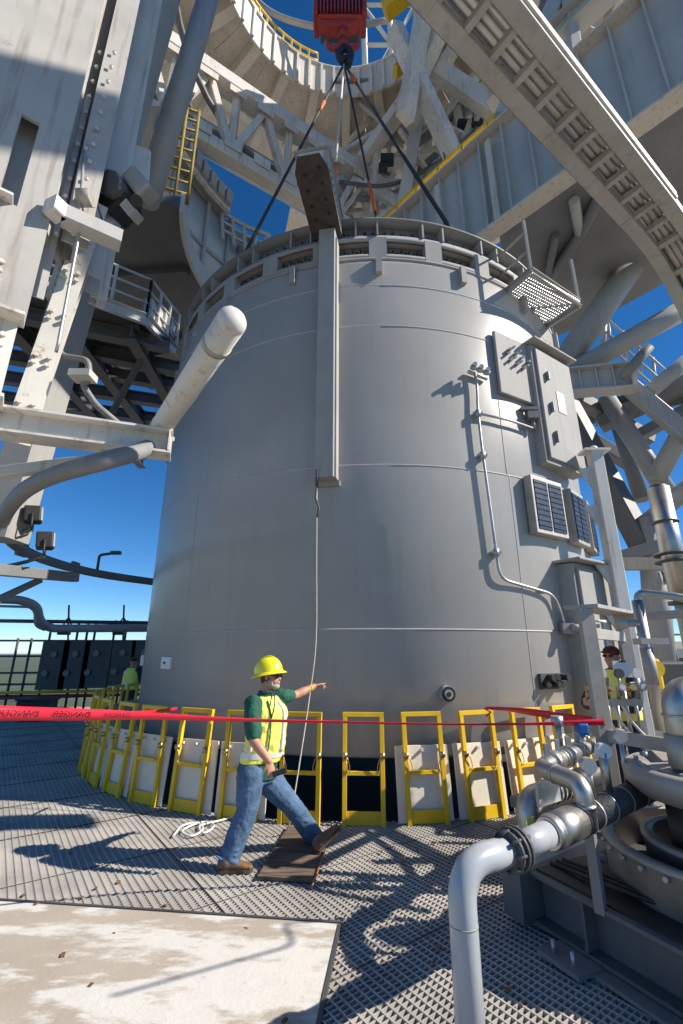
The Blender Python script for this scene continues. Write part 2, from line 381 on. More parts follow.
# ================================================================== TANK
tank = thing('storage_tank', (TC.x, TC.y, .6), 'huge grey cylindrical steel tank hung from slings in the middle of the deck', 'tank')
b = B(); b.lathe([(TR - .35, .6), (TR - .02, .6), (TR, .63), (TR, 8.06), (TR - .02, 8.12), (RR, 8.2), (RR, 8.9), (TR - .3, 8.9)], TC, 192, sharp=True)
b.lathe([(0, .62), (TR - .3, .62)], TC, 96); b.lathe([(0, 8.6), (TR - .1, 8.6)], TC, 96)
b.build('shell', 'tank', tank)
for z in (2.1, 4.4, 6.8, 7.6):
    b = B(); b.lathe([(TR - .01, z - .014), (TR + .006, z - .008), (TR + .009, z), (TR + .006, z + .008), (TR - .01, z + .014)], TC, 160); b.build('weld_seam', 'seam', tank)
for th, z0, z1 in ((24.5, .65, 4.4), (24, 4.4, 6.8), (52, 2.1, 4.4), (-40, 2.1, 4.4), (-62, 4.4, 6.8)):
    b = B(); pts = [tp(th, TR + .001, z0 + (z1 - z0) * i / 12) for i in range(13)]; b.tube(pts, .006, 6); b.build('vertical_seam', 'seam', tank)
# rim: ledge, band with windows, bolted double flange
b = B(); b.lathe([(RR, 8.16), (RR + .18, 8.16), (RR + .18, 8.19), (RR, 8.19)], TC, 160, sharp=True); b.build('ledge_ring', 'tank2', tank)
b = B(); b.lathe([(RR + .002, 8.64), (RR + .17, 8.64), (RR + .17, 8.68), (RR + .002, 8.68)], TC, 160, sharp=True); b.build('lower_flange', 'tank2', tank)
b = B(); b.lathe([(RR + .155, 8.19), (RR + .175, 8.19), (RR + .175, 8.27), (RR + .155, 8.27), (RR + .155, 8.19)], TC, 160, sharp=True); b.build('rim_band', 'tank2', tank)
b = B(); b.lathe([(RR + .155, 8.56), (RR + .175, 8.56), (RR + .175, 8.66), (RR + .155, 8.66), (RR + .155, 8.56)], TC, 160, sharp=True); b.build('rim_band', 'tank2', tank)
b = B(); b.lathe([(RR + .004, 8.685), (RR + .006, 8.995)], TC, 160); b.build('rim_recess', 'dgrey', tank)
b = B(); b.lathe([(RR + .002, 9.0), (RR + .21, 9.0), (RR + .21, 9.04), (RR - .3, 9.04)], TC, 160, sharp=True); b.build('upper_flange', 'dgrey', tank)
for th in range(-120, 121, 12):
    b = B()
    ax = (tp(th + 90, 1, 0) - TC, TC - tp(th, 1, 0), ZZ); ax = (ax[0], -ax[1], ZZ)
    b.box(tp(th, RR + .09, 8.415), (.30, .17, .45), ax); b.build('rim_post', 'tank2', tank)
for k_ in range(-17, 18):
    t2 = k_ * 7.2 + (2.6 if k_ % 2 else 0)
    ax = (tp(t2 + 90, 1, 0) - TC, tp(t2, 1, 0) - TC, ZZ)
    b = B(); b.box(tp(t2, RR + .10, 8.84), (.03, .19, .32), ax); b.build('rim_stiffener', 'tank2', tank)
b = B()
for th in [x * .9 for x in range(-130, 131)]:
    for z in (8.50, 8.34) if int(th * 10) % 2 == 0 else (8.46,):
        p = tp(th, RR, z); d = (tp(th, 1, 0) - TC); b.cyl(p, p + d * .05, .02, n=6)
    p = tp(th, RR, 8.83 + .05 * math.sin(th * 4)); b.cyl(p, p + d * .06, .026, n=6)
b.build('rim_bolts', 'dark', tank, 'stuff')
for th in range(-126, 127, 18):      # ribs under the ledge
    ax = (tp(th + 90, 1, 0) - TC, tp(th, 1, 0) - TC, ZZ)
    b = B(); b.box(tp(th, TR + .03, 7.98), (.10, .10, .34), ax); b.build('ledge_rib', 'tank2', tank)
def tbox(th, z0, z1, wd, dp, name, m, parent, off=0, bev=.012, yaw=0):
    ax = (tp(th - yaw + 90, 1, 0) - TC, tp(th - yaw, 1, 0) - TC, ZZ)
    b = B(); b.box(tp(th, TR, (z0 + z1) / 2) + ax[1] * (off + dp / 2), (wd, dp, z1 - z0), ax); return b.build(name, m, parent, bevel=bev), ax
# upper cabinet
cab, ax = tbox(40.2, 4.72, 6.95, 1.12, .24, 'upper_cabinet', 'tank2', tank, off=-.05, yaw=7)
tbox(40.4, 4.8, 6.87, 1.02, .05, 'door', 'tank2', cab, off=.19, yaw=7)
tbox(40.2, 6.96, 7.0, 1.26, .38, 'rain_hood', 'tank2', cab, off=-.04, yaw=7)
for z, wd, hh in ((6.35, .05, .16), (5.75, .05, .18), (5.2, .05, .2)):
    b = B(); p = tp(40.2, TR, z) + ax[1] * .27 - ax[0] * .3; b.box(p, (.035, .07, hh), ax); b.build('handle', 'dgrey', cab)
b = B(); b.box(tp(40.2, TR, 5.95) + ax[1] * .244 + ax[0] * .05, (.22, .008, .4), ax); b.build('data_plate', 'white', cab)
# bolt panel
pan, ax = tbox(28.9, 5.80, 6.98, .82, .06, 'connector_panel', 'tank2', tank, off=.01)
b = B()
for i in range(4):
    for j in range(4):
        if (i, j) in ((0, 0), (3, 3), (3, 0)): continue
        p = tp(28.9, TR + .07, 6.78 - j * .10 - i * .03) + ax[0] * ((i - 1.2) * .15 + (j % 2) * .05); b.cyl(p, p + ax[1] * .09 - ZZ * .03 - ax[0] * .03, .022, .022, 8)
b.build('connectors', 'steel', pan, 'stuff')
# vents
for th, wd, nn in ((32.6, .80, 2), (44.3, .60, 2), (54.6, .62, 2)):
    vt, ax = tbox(th, 3.5, 4.42, wd, .14, 'louvre_vent', 'alu', tank)
    for k in range(nn):
        x = (k - (nn - 1) / 2) * wd / nn * .93
        b = B(); b.box(tp(th, TR + .146, 3.96) + ax[0] * x, (wd / nn * .80, .012, .78), ax); b.build('vent_screen', 'solar', vt)
        for i in range(9):
            b = B(); z = 3.62 + i * .085; b.box(tp(th, TR + .154, z) + ax[0] * x, (wd / nn * .78, .012, .006), (ax[0], (ax[1] - ZZ * .5).normalized(), (ZZ + ax[1] * .5).normalized())); b.build('louvre', 'solar', vt)
# lower cabinet
cab, ax = tbox(41.6, .95, 3.1, 1.1, .32, 'lower_cabinet', 'tank2', tank, off=-.04, yaw=7)
tbox(41.8, 1.0, 3.02, 1.0, .05, 'door', 'tank2', cab, off=.28, yaw=7)
tbox(41.6, 3.11, 3.15, 1.3, .5, 'rain_hood', 'tank2', cab, off=-.04, yaw=7)
b = B(); p = tp(41.6, TR, 2.25) + ax[1] * .33 - ax[0] * .3; b.tube([p, p + ax[1] * .06, p + ax[1] * .06 + ax[0] * .22], .02, 8); b.build('handle', 'white', cab)
b = B(); b.box(tp(41.6, TR, 2.1) + ax[1] * .334 + ax[0] * .05, (.16, .008, .4), ax); b.build('data_plate', 'white', cab)
# conduit run
def ct(th, z, o=.07): return tp(th, TR + o, z)
con = B().tube(fillet([ct(18.3, 6.05), ct(18.5, 5.75), ct(18.1, 5.4), ct(18.2, 4.8), ct(19.2, 2.78), ct(31.5, 2.62), ct(33.2, 2.2, .08)], .18), .021, 10).build('conduit', 'galv', tank)
b = B(); b.tube([ct(18.1, 5.32), ct(25, 5.32, .08), ct(31.5, 5.30, .09)], .02, 8); b.build('branch_pipe', 'galv', con)
for th, z in ((18.2, 4.62), (19, 3.15), (18.1, 5.32)):
    b = B(); b.box(tp(th, TR + .05, z), (.14, .1, .035)); b.cyl(ct(th, z - .05), ct(th, z + .05), .045, n=10); b.build('pipe_clamp', 'galv', con)
b = B()
for i in range(3): p = ct(17.6 + i * 1.4, 6.06 - i * .02, .10); b.cyl(p - V((0, .05, 0)), p + V((0, -.10, .02)), .06, .05, 10); b.cyl(p + V((0, -.10, .02)), p + V((0, -.15, .02)), .035, n=8)
b.tube([ct(17, 6.06, .05), ct(21.2, 6.0, .05)], .03, 8); b.build('vent_cluster', 'galv', con)
b = B(); b.box(ct(31.8, 5.52, .09), (.2, .18, .12)); b.cyl(ct(31.8, 5.5, .09), ct(31.8, 5.28, .09), .035, n=8); b.box(ct(31.2, 5.64, .09), (.3, .1, .05)); b.build('limit_switch', 'dgrey', con)
b = B(); b.box(ct(33.3, 2.14, .09), (.17, .17, .15)); b.cyl(ct(33.3, 2.15, .17), ct(33.8, 2.13, .28), .06, n=10); b.build('junction_box', 'alu', con)
# port, plates
po = B().lathe([(.0, 0), (.055, 0)], (0, 0, 0), 24)
pr = tp(8.4, TR, 1.32); ax = (tp(98.4, 1, 0) - TC, tp(8.4, 1, 0) - TC, ZZ)
b = B(); b.cyl(pr, pr + ax[1] * .10, .10, .095, 24); pn = b.build('port_nozzle', 'tank2', tank)
b = B(); b.cyl(pr + ax[1] * .10, pr + ax[1] * .112, .088, n=24); b.build('port_gasket', 'black', pn)
b = B(); b.lathe([(.0, 0), (.0, 0)], pr, 4) if False else b.cyl(pr + ax[1] * .112, pr + ax[1] * .118, .055, n=20); b.build('port_cap', 'alu', pn)
b = B(); b.cyl(pr + ax[1] * .118, pr + ax[1] * .124, .03, n=16); b.build('port_bore', 'black', pn)
for th, z, wq in ((-45, 1.66, .3), (-64, 1.68, .3)):
    s_, ax = tbox(th, z - .09, z + .09, wq, .05, 'terminal_plate', 'hose', tank)
    b = B(); b.cyl(tp(th, TR + .06, z), tp(th, TR + .075, z), .02, n=8); b.build('screw', 'dark', s_)
# gutter line bracket and access landing at the rim
land = thing('access_landing', tuple(tp(36, 5.3, 8.2)), 'small mesh landing with two uprights jutting from the tank rim', 'platform')
q0, q1, q2, q3 = az(492, 305, 8.12), az(531, 272, 8.12), az(579, 304, 8.12), az(542, 328, 8.12)
for p, q in ((q0, q1), (q1, q2), (q2, q3), (q3, q0)):
    b = B(); b.channel(p, q, .14, .05, .012); b.build('edge_channel', 'tank2', land)
b = B()
for i in range(1, 26):
    t = i / 26; b.box((q0.lerp(q3, t) + q1.lerp(q2, t)) / 2, ((q1 - q0).length, .014, .03), ((q1 - q0).normalized(), (q3 - q0).normalized(), ZZ))
for i in range(1, 14):
    t = i / 14; b.box((q0.lerp(q1, t) + q3.lerp(q2, t)) / 2, (.014, (q3 - q0).length, .028), ((q1 - q0).normalized(), (q3 - q0).normalized(), ZZ))
b.build('mesh_floor', 'galv', land, 'stuff')
for p, hh in ((q1, 1.15), (q2, 1.05), (q0, .9)):
    b = B(); b.bar(p, p + V((0, 0, hh)), .05); b.build('upright', 'tank2', land)
b = B(); b.tube([q0 + V((0, 0, .88)), q1 + V((0, 0, .9))], .022, 8); b.build('hand_rail', 'tank2', land)
b = B(); b.tube([q0 + V((0, 0, .45)), q1 + V((0, 0, .48))], .022, 8); b.build('hand_rail', 'tank2', land)
for p in (q0, q3):
    b = B(); d = (V((TC.x, TC.y, p.z)) - p).normalized(); b.bar(p - V((0, 0, .05)), V((TC.x, TC.y, p.z - .45)) - d * (TR - .02), .05); b.build('knee_brace', 'tank2', land)

# lifting beam
lb = thing('lifting_beam', tuple(tp(-11, 4.9, 4.2)), 'pale box beam bolted down the tank front with a perforated arm sticking out', 'beam')
th = -9.9; ax = (tp(th + 90, 1, 0) - TC, tp(th, 1, 0) - TC, ZZ)
def lp(x, o, z): return tp(th, TR + o, z) + ax[0] * x
b = B(); b.bar(lp(-.02, .13, 4.15), lp(-.02, .13, 8.62), .28, .22, ax[1]); b.build('vertical_leg', 'tank2', lb)
b = B(); b.box(lp(.135, .10, 6.3), (.02, .2, 4.3), ax); b.build('leg_fin', 'tank2', lb)
b = B(); b.box(lp(0, .03, 4.12), (.34, .06, .08), ax); b.build('leg_foot', 'tank2', lb)
b = B(); b.box(lp(-.06, .55, 8.78), (.012, 1.35, .3), ax) if False else None
z0 = 8.64
b.add([lp(-.31, .05, z0), lp(.2, .05, z0), lp(.2, 1.2, z0), lp(.11, 1.42, z0), lp(-.22, 1.42, z0), lp(-.31, 1.2, z0)] + [lp(-.31, .05, z0 + .03), lp(.2, .05, z0 + .03), lp(.2, 1.2, z0 + .03), lp(.11, 1.42, z0 + .03), lp(-.22, 1.42, z0 + .03), lp(-.31, 1.2, z0 + .03)],
      [(0, 1, 2, 3, 4, 5), (11, 10, 9, 8, 7, 6)] + [(i, (i + 1) % 6, 6 + (i + 1) % 6, 6 + i) for i in range(6)])
arm = b.build('arm_soffit', mat('rusty_brown_plate', (.075, .06, .05), .7, var=.35, scale=6, rust=.5), lb)
for s_ in (-1, 1):
    b = B(); b.box(lp(-.055 + s_ * .238, .62, z0 + .22), (.024, 1.16, .38), ax); b.build('arm_web', 'tank2', lb)
b = B(); b.box(lp(-.055, 1.18, z0 + .26), (.45, .024, .46), ax); b.build('arm_end_plate', 'white', lb)
b = B(); b.box(lp(-.055, .62, z0 + .43), (.56, 1.22, .03), ax); b.build('arm_top_plate', 'tank2', lb)
b = B()
for i in range(5):
    for s_ in (-1, 1): p = lp(-.055 + s_ * .12, .2 + i * .25 + s_ * .04, z0 - .005); b.cyl(p, p + V((0, 0, .012)), .032, n=12)
b.build('bolt_holes', 'black', arm, 'stuff')
b = B()
for i in range(9): p = lp(.195, .12 + i * .12, z0 + .12); b.cyl(p, p + ax[0] * .02, .02, n=8)
b.build('bolt_row', 'dgrey', lb, 'stuff')

# tag line
rp = [at(317, 482, 5.95), at(316.5, 560, 5.93), at(316, 640, 5.9), at(309, 700, 5.8), at(300, 760, 5.6), at(291, 815, 5.45), az(287, 832, .02)]
o = B().tube(spline(rp, 6), .008, 6).build('tag_line', 'rope'); tag(o, 'thin pale rope hanging from the lifting beam down to the deck boards', 'rope')
o = B().cyl(at(317, 470, 5.95), at(317, 486, 5.95), .022, n=8); o.tube([at(317, 486, 5.95), at(315.5, 498, 5.94), at(319, 508, 5.94), at(317, 517, 5.94)], .014, 6); o = o.build('snap_hook', 'dark'); tag(o, 'dark metal snap hook joining the pale rope to the vertical beam', 'hook')
pts = [az(x, y, .02) for x, y in ((173, 836), (182, 826), (196, 823), (203, 829), (192, 836), (182, 832), (190, 826), (205, 822), (214, 826), (204, 833), (200, 826), (222, 820), (236, 816))]
o = B().tube(spline(pts, 6), .011, 6).build('rope_coil', 'hose'); tag(o, 'loose white rope tangle lying on the grating behind the walking man', 'rope')

# ================================================================== YELLOW FRAMES AND BOARDS
FR = 5.17
def fpt(th, r, z): return FC + V((r * math.sin(R(th)), -r * math.cos(R(th)), z))
def frame_proto():
    t = thing('barrier_frame', (0, 0, 0), 'x', 'barrier', 'yellow barrier frames round the tank')
    wd, h = .47, 1.13
    for s_ in (-1, 1):
        b = B(); b.bar((s_ * (wd / 2 - .02), 0, -.03), (s_ * (wd / 2 - .02), 0, h - .045), .05, .05, V((0, 1, 0))); b.build('post', 'yellow', t)
    b = B(); b.bar((-wd / 2 - .006, 0, h - .02), (wd / 2 + .006, 0, h - .02), .051, .051); b.build('top_rail', 'yellow', t)
    b = B(); b.bar((-wd / 2 + .046, 0, .50), (wd / 2 - .046, 0, .50), .042, .042); b.build('mid_rail', 'yellow', t)
    b = B(); b.box((0, .01, .065), (wd - .095, .012, .13)); b.build('kick_plate', 'yellow', t)
    for s_ in (-1, 1):
        b = B(); p = V((s_ * (wd / 2 - .02), -.03, .68)); b.cyl(p - V((0, 0, .03)), p + V((0, 0, .03)), .034, n=8)
        b.tube(spline([p, p + V((-s_ * .03, -.02, -.03)), p + V((-s_ * .06, -.01, -.12)), p + V((-s_ * .04, 0, -.17)), p + V((-s_ * .02, .02, -.05))], 4), .005, 5)
        b.build('tether', 'brass', t)
    return t
fp = frame_proto()
def board_proto():
    t = thing('leaning_board', (0, 0, 0), 'x', 'board', 'cream boards behind the barrier frames')
    b = B(); b.box((0, 0, .385), (.64, .02, .77)); b.build('board', 'panel', t, bevel=.004)
    b = B()
    for s_ in (-1, 0, 1): b.cyl((s_ * .2, -.01, .72), (s_ * .2, -.05, .72), .02, .016, 8)
    b.build('knobs', 'white', t, 'stuff')
    return t
bp_ = board_proto()
desc = {0: 'yellow steel barrier frame with bare dark well behind, directly below the lifting beam leg',
        1: 'yellow barrier frame with cream board, directly below the round port', 2: 'yellow barrier frame to which the crumpled red tape is tied',
        3: 'tilted looking yellow barrier frame behind the stainless pipe bend', 4: 'yellow barrier frame below the grey lower cabinet, partly behind the skid',
        -1: 'yellow barrier frame just right of the walking man, open well behind', -2: 'yellow barrier frame directly behind the walking man',
        -3: 'yellow barrier frame nearest the left of the walking man', -4: 'yellow barrier frame above the loose white rope tangle',
        -5: 'third yellow barrier frame to the left of the walking man', -6: 'fourth yellow barrier frame to the left of the walking man'}
ORD = dict(zip(range(7, 16), ('fifth', 'sixth', 'seventh', 'eighth', 'ninth', 'tenth', 'eleventh', 'twelfth', 'thirteenth')))
firstf = firstb = True
for i in range(-15, 6):
    th = .5 + 8.0 * i
    o = fp if firstf else dup(fp); firstf = False
    o.location = fpt(th, FR, .004); o.rotation_euler = (R(-4 + random.uniform(-1.5, 1.5)), R(random.uniform(-.6, .6)), R(th + random.uniform(-2.5, 2.5)))
    o['label'] = desc.get(i, ORD.get(-i, '') + ' yellow barrier frame to the left of the walking man' if i < 0 else 'yellow barrier frame hidden right of the lower cabinet')
    if i in (0, -1): continue
    o = bp_ if firstb else dup(bp_); firstb = False
    o.location = fpt(th + random.uniform(-.2, .4), FR - .05, .005); o.rotation_euler = (R(-5 + random.uniform(-.5, .5)), R(random.uniform(-.5, .5)), R(th + random.uniform(-1, 1)))
    o['label'] = {1: 'cream board behind the yellow frame below the round port', 2: 'cream board behind the frame tied with crumpled red tape', 3: 'cream board beside the stainless pipe bend',
                  4: 'cream board below the lower grey cabinet', -2: 'cream board directly behind the walking man', -3: 'cream board just left of the walking man',
                  -4: 'cream board behind the loose white rope tangle', -5: 'third cream board to the left of the walking man', -6: 'fourth cream board to the left of the walking man'}.get(i, ORD.get(-i, '') + ' cream board to the left of the walking man' if i < 0 else 'cream board hidden behind the skid piping')

# ------------------------------------------------------------------ barricade tape
def ribbon(pts, wds, tw, name='barricade_tape'):
    P = spline(pts, 8); b = B(); vs = []; n = len(P)
    for i, p in enumerate(P):
        t = i / (n - 1) * (len(wds) - 1); k = min(int(t), len(wds) - 2); f_ = t - k
        wv = wds[k] * (1 - f_) + wds[k + 1] * f_; a = tw[k] * (1 - f_) + tw[k + 1] * f_
        d = (P[min(i + 1, n - 1)] - P[max(i - 1, 0)]).normalized(); nn = d.cross(ZZ).normalized()
        u = ZZ * math.cos(a) + nn * math.sin(a); o_ = nn * .0007
        vs += [p + u * wv / 2 + o_, p - u * wv / 2 + o_, p + u * wv / 2 - o_, p - u * wv / 2 - o_]
    fs = []
    for i in range(n - 1):
        k = i * 4; fs += [(k, k + 1, k + 5, k + 4), (k + 2, k + 6, k + 7, k + 3), (k, k + 4, k + 6, k + 2), (k + 1, k + 3, k + 7, k + 5)]
    b.add(vs, fs, True); return b, P
def text_on(word, p, q, size, parent, flip=True):
    cu = bpy.data.curves.new('lettering', 'FONT'); cu.body = word; cu.size = size; cu.align_x = 'CENTER'; cu.align_y = 'CENTER'
    t = bpy.data.objects.new('lettering_source', cu); COL.objects.link(t); bpy.context.view_layer.update()
    me = bpy.data.meshes.new_from_object(t.evaluated_get(bpy.context.evaluated_depsgraph_get())); bpy.data.objects.remove(t); bpy.data.curves.remove(cu)
    x = (q - p).normalized(); nn = x.cross(ZZ).normalized(); u = nn.cross(x).normalized() * (1 if nn.cross(x).z > 0 else -1); c = (p + q) / 2
    s_ = -1 if flip else 1; L = V(parent['_base'])
    for v in me.vertices: v.co = c + x * (v.co.x * s_ * 1.05) + u * v.co.y + V((0, -.003, 0)) - L
    me.materials.clear(); me.materials.append(M['tapex']); o = bpy.data.objects.new('lettering', me); COL.objects.link(o); o.parent = parent
T = thing('barricade_tape', tuple(at(0, 713, 3.2)), 'red danger tape stretched across the whole picture in front of the tank', 'tape')
pts = [at(-60, 710, 3.0), at(0, 713, 3.25), at(80, 714.5, 3.5), at(150, 716, 3.7), at(245, 720, 3.9), at(340, 722, 4.1), at(430, 724, 4.2), at(520, 724, 4.3), at(604, 722, 4.3)]
b, P = ribbon(pts, [.09, .09, .08, .062, .048, .042, .04, .04, .06], [0, 0, .1, .5, .9, 1.0, 1.05, .95, .4]); b.build('strip', 'tape', T)
text_on('DANGER', at(2, 713.2, 3.24), at(36, 714, 3.36), .056, T); text_on('DANGER', at(56, 714.3, 3.42), at(88, 715, 3.52), .056, T); text_on('DANGER', at(100, 715, 3.55), at(134, 715.6, 3.65), .042, T)
T2 = thing('barricade_tape', tuple(at(490, 708, 5.7)), 'crumpled red tape sagging from a yellow frame to the aluminium ladder frame', 'tape')
b, P = ribbon([at(486, 708, 5.72), at(505, 709, 5.55), at(530, 712, 5.2), at(565, 717, 4.8), at(604, 722, 4.32)], [.03, .05, .07, .08, .07], [.2, .6, .2, .5, .1]); b.build('strip', 'tape', T2)
b, P = ribbon([at(484, 708, 5.70), at(490, 712, 5.6), at(486, 716, 5.68)], [.03, .04, .03], [.2, .9, .1]); b.build('loose_tail', 'tape', T2)
T3 = thing('barricade_tape', tuple(at(145, 716, 3.7)), 'short red tape strand running back to a yellow frame left of the man', 'tape')
b, P = ribbon([at(105, 714, 3.6), at(130, 713, 4.4), at(155, 711.5, 5.4), at(177, 709, 6.22)], [.06, .045, .04, .045], [.2, .9, .6, .2]); b.build('strip', 'tape', T3)

# ================================================================== DECK BOARDS
bd = thing('deck_boards', tuple(az(285, 860, 0)), 'weathered brown boards laid on the grating under the man\'s front foot', 'boards')
c1, c2, c3, c4 = az(257, 881, 0), az(288, 829, 0), az(330, 838, 0), az(313, 884, 0)
for i in range(2):
    t0, t1 = (0, .47) if i == 0 else (.485, 1)
    b = B(); z0, z1 = .006, .036; q = [c1.lerp(c2, t0), c4.lerp(c3, t0), c4.lerp(c3, t1), c1.lerp(c2, t1)]
    b.add([p + V((0, 0, z0)) for p in q] + [p + V((0, 0, z1)) for p in q], [(3, 2, 1, 0), (4, 5, 6, 7), (0, 1, 5, 4), (1, 2, 6, 5), (2, 3, 7, 6), (3, 0, 4, 7)]); b.build('board', 'wood', bd, bevel=.004)
b = B()
for u, v_ in ((.25, .2), (.75, .22), (.5, .3), (.3, .7), (.7, .75), (.8, .5)): p = c1.lerp(c2, v_).lerp(c4.lerp(c3, v_), u) + V((0, 0, .036)); b.cyl(p, p + V((0, 0, .004)), .018, n=8)
b.build('bolt_heads', 'dark', bd, 'stuff')
o = B().tube([az(312, 886, .03), c4 + V((.02, 0, .045)), az(325, 850, .05)], .009, 8).build('copper_tube', mat('copper', (.50, .2, .08), .4, .6, var=.2)); tag(o, 'thin orange copper coloured tube along the right edge of the boards', 'tube')

b = B()
for i in range(46):
    p_ = V((random.uniform(-2.6, 1.2), random.uniform(2.6, 5.4), .013 if i % 2 else .004)); a_ = random.uniform(0, 3); s_ = random.uniform(.006, .022)
    b.box(p_ + V((0, 0, s_ * .2)), (s_ * 1.8, s_, s_ * .5), (V((math.cos(a_), math.sin(a_), 0)), V((-math.sin(a_), math.cos(a_), 0)), ZZ))
o = b.build('debris', 'boot', None, 'stuff'); tag(o, 'small brown chips of scrap scattered over the slab and grating', 'debris', None, 'stuff')
# ================================================================== LEFT TOWER
lt = thing('service_tower', (-3.4, 4.1, 3.7), 'white and grey bolted steel tower filling the upper left', 'tower')
def part(b, name, m, parent=lt, **k): return b.build(name, m, parent, **k)
PR = V((-3.37, 4.05, 0))
def pl(s_, z, o=0): return PR - AX * s_ + V((0, 0, z)) - BX * o      # s along the face to the left, o towards us
def face(s0, s1, z0, z1, th_=.05): b = B(); b.box((pl(s0, z0) + pl(s1, z1)) / 2, (abs(s1 - s0), th_, z1 - z0), (AX, BX, ZZ)); return b
part(face(0, .31, 5.15, 14), 'web_plate', 'plateg'); part(face(.49, 2.4, 5.15, 14), 'web_plate', 'plateg')
part(face(.31, .49, 7.86, 14, .048), 'web_plate', 'plateg'); part(face(.31, .49, 5.15, 6.55, .048), 'web_plate', 'plateg')
part(B().box(pl(.6, 7.4, -.26), (1.4, .02, 3.4), (AX, BX, ZZ)), 'slot_back', 'blueg')
part(B().box(pl(.30, 7.2, -.12), (.02, .24, 1.5), (AX, BX, ZZ)), 'slot_cheek', 'white')
part(B().box(pl(1.35, 6.56, .06), (2.0, .2, .03), (AX, BX, ZZ)), 'slot_ledge', 'white')
part(face(.05, 2.4, 3.9, 5.12, .03), 'lower_plate', 'white'); part(B().box(pl(1.1, 5.13, .09), (2.2, .26, .035), (AX, BX, ZZ)), 'plate_flange', 'white')
part(B().box(pl(.45, 4.6, .12), (.025, .22, 1.0), (AX, BX, ZZ)), 'plate_rib', 'cream')
part(B().box(pl(.9, 4.12, .16), (1.8, .36, .035), (AX, BX, ZZ)), 'plate_flange', 'white')
b = B()
for s0 in (.35, .70): bolts(b, pl(s0, 5.6, .025), AX, ZZ, -BX, 2, 4, .08, .11, .03, .035)
bolts(b, pl(.2, 4.75, .015), AX, ZZ, -BX, 2, 4, .1, .12, .03, .035); bolts(b, pl(.35, 4.14, .2), AX, BX, ZZ, 5, 2, .12, .12, .03, .035); bolts(b, pl(.25, 5.15, .14), AX, BX, ZZ, 4, 1, .12, .12, .03, .035)
part(b, 'plate_bolts', 'white', kind='stuff')
def hcol(x, y, z0, z1, wd, dp, m, name='column'):
    b = B(); b.ibeam((x, y, z0), (x, y, z1), dp, wd, .03, .025, BX); return part(b, name, m)
part(B().box((-3.5, 4.5, 11.2), (.03, 1.0, 9.6)), 'filler_plate', 'plateg')
hcol(-3.31, 4.44, 6.5, 16, .28, .34, 'plateg'); hcol(-3.40, 4.88, 6.5, 16, .36, .38, 'blueg'); hcol(-3.42, 5.25, 6.5, 16, .2, .2, 'white')
sl0, sl1 = at(17, 440, 4.7), at(97, 210, 4.7); part(B().ibeam(sl0, sl1, .26, .25, .03, .03, V((.5, -.8, 0))), 'leg', 'white')
b = B()
for i in range(12): p = V((-3.31, 4.26, 6.6 + i * .3)); b.cyl(p + V((.1, 0, 0)), p + V((.1, -.03, 0)), .026, n=7); b.cyl(p - V((.1, 0, 0)), p + V((-.1, -.03, 0)), .026, n=7)
part(b, 'column_bolts', 'white', kind='stuff')
part(B().bar((-3.24, 4.05, 6.66), (-2.72, 4.40, 6.66), .2, .2), 'bracket', 'blueg')
part(B().bar((-3.3, 3.9, 6.66), (-3.24, 4.05, 6.66), .2, .2), 'bracket_plate', 'white')
leg0, leg1 = at(2, 540, 6), at(184, -70, 6)
ldir = (leg1 - leg0).normalized()
part(B().bar(leg0, leg1, .46, .46, V((0, 1, 0))), 'leg', 'grey')
for px, py, L in ((96, 288, .9), (128, 180, 1.1), (146, 112, .6)):
    c = leg0 + ldir * ((at(px, py, 6) - leg0).dot(ldir)); sx = ldir.cross(V((0, 1, 0))).normalized()
    part(B().box(c + V((0, -.24, 0)), (.52, .03, L), (sx, V((0, 1, 0)), ldir)), 'splice_plate', 'white')
    part(B().box(c + sx * .245, (.03, .5, L), (sx, V((0, 1, 0)), ldir)), 'splice_plate', 'white')
    part(bolts(B(), c + V((0, -.255, 0)), sx, ldir, V((0, -1, 0)), 4, 6, .12, L / 6.5, .026, .035), 'splice_bolts', 'white', kind='stuff')
gq = [at(103, 182, 5.7), at(148, 180, 5.7), at(150, 150, 5.7), at(118, 138, 5.7)]
b = B(); b.add([p for p in gq] + [p + V((0, .05, 0)) for p in gq], [(0, 1, 2, 3), (7, 6, 5, 4)] + [(i, (i + 1) % 4, 4 + (i + 1) % 4, 4 + i) for i in range(4)]); part(b, 'gusset', 'white')
part(B().cyl(at(147, 200, 6.6), at(226, -60, 6.6), .23, n=24), 'round_brace', 'grey')
part(B().bar(at(158, 128, 6.5), at(192, 40, 6.5), .2, .1, V((0, 1, 0))), 'strap', 'white')
part(B().ibeam(V((-5.2, 3.45, 4.0)), V((-1.88, 4.62, 4.0)), .28, .26, .025, .02), 'base_beam', 'white')
part(B().box((-1.9, 4.6, 4.0), (.02, .25, .225), (V((.943, .333, 0)), V((-.333, .943, 0)), ZZ)), 'end_plate', 'white')
part(B().bar(V((-2.35, 4.5, 3.80)), V((-5.2, 5.25, 3.80)), .12, .12), 'side_brace', 'white')
for i in range(5):
    c = sl0.lerp(sl1, .1 + i * .18) + V((.07, -.13, 0)); part(bolts(B(), c, (sl1 - sl0).normalized(), V((.83, .5, 0)), V((.5, -.85, 0)).normalized(), 2, 2, .1, .14, .028, .035), 'leg_bolts', 'white', kind='stuff')
part(B().tube(fillet([at(84, 150, 4.2), at(78, 240, 4.2), at(58, 345, 4.2), at(56, 352, 4.25)], .1), .018, 8), 'cable_conduit', 'galv')
part(B().tube(fillet([at(57, 345, 4.9), at(62, 356, 4.9), at(88, 360, 4.9), at(90, 380, 4.95), at(82, 384, 5), at(96, 405, 5.1), at(120, 425, 5.2)], .08), .04, 8), 'conduit_bend', 'dgrey')
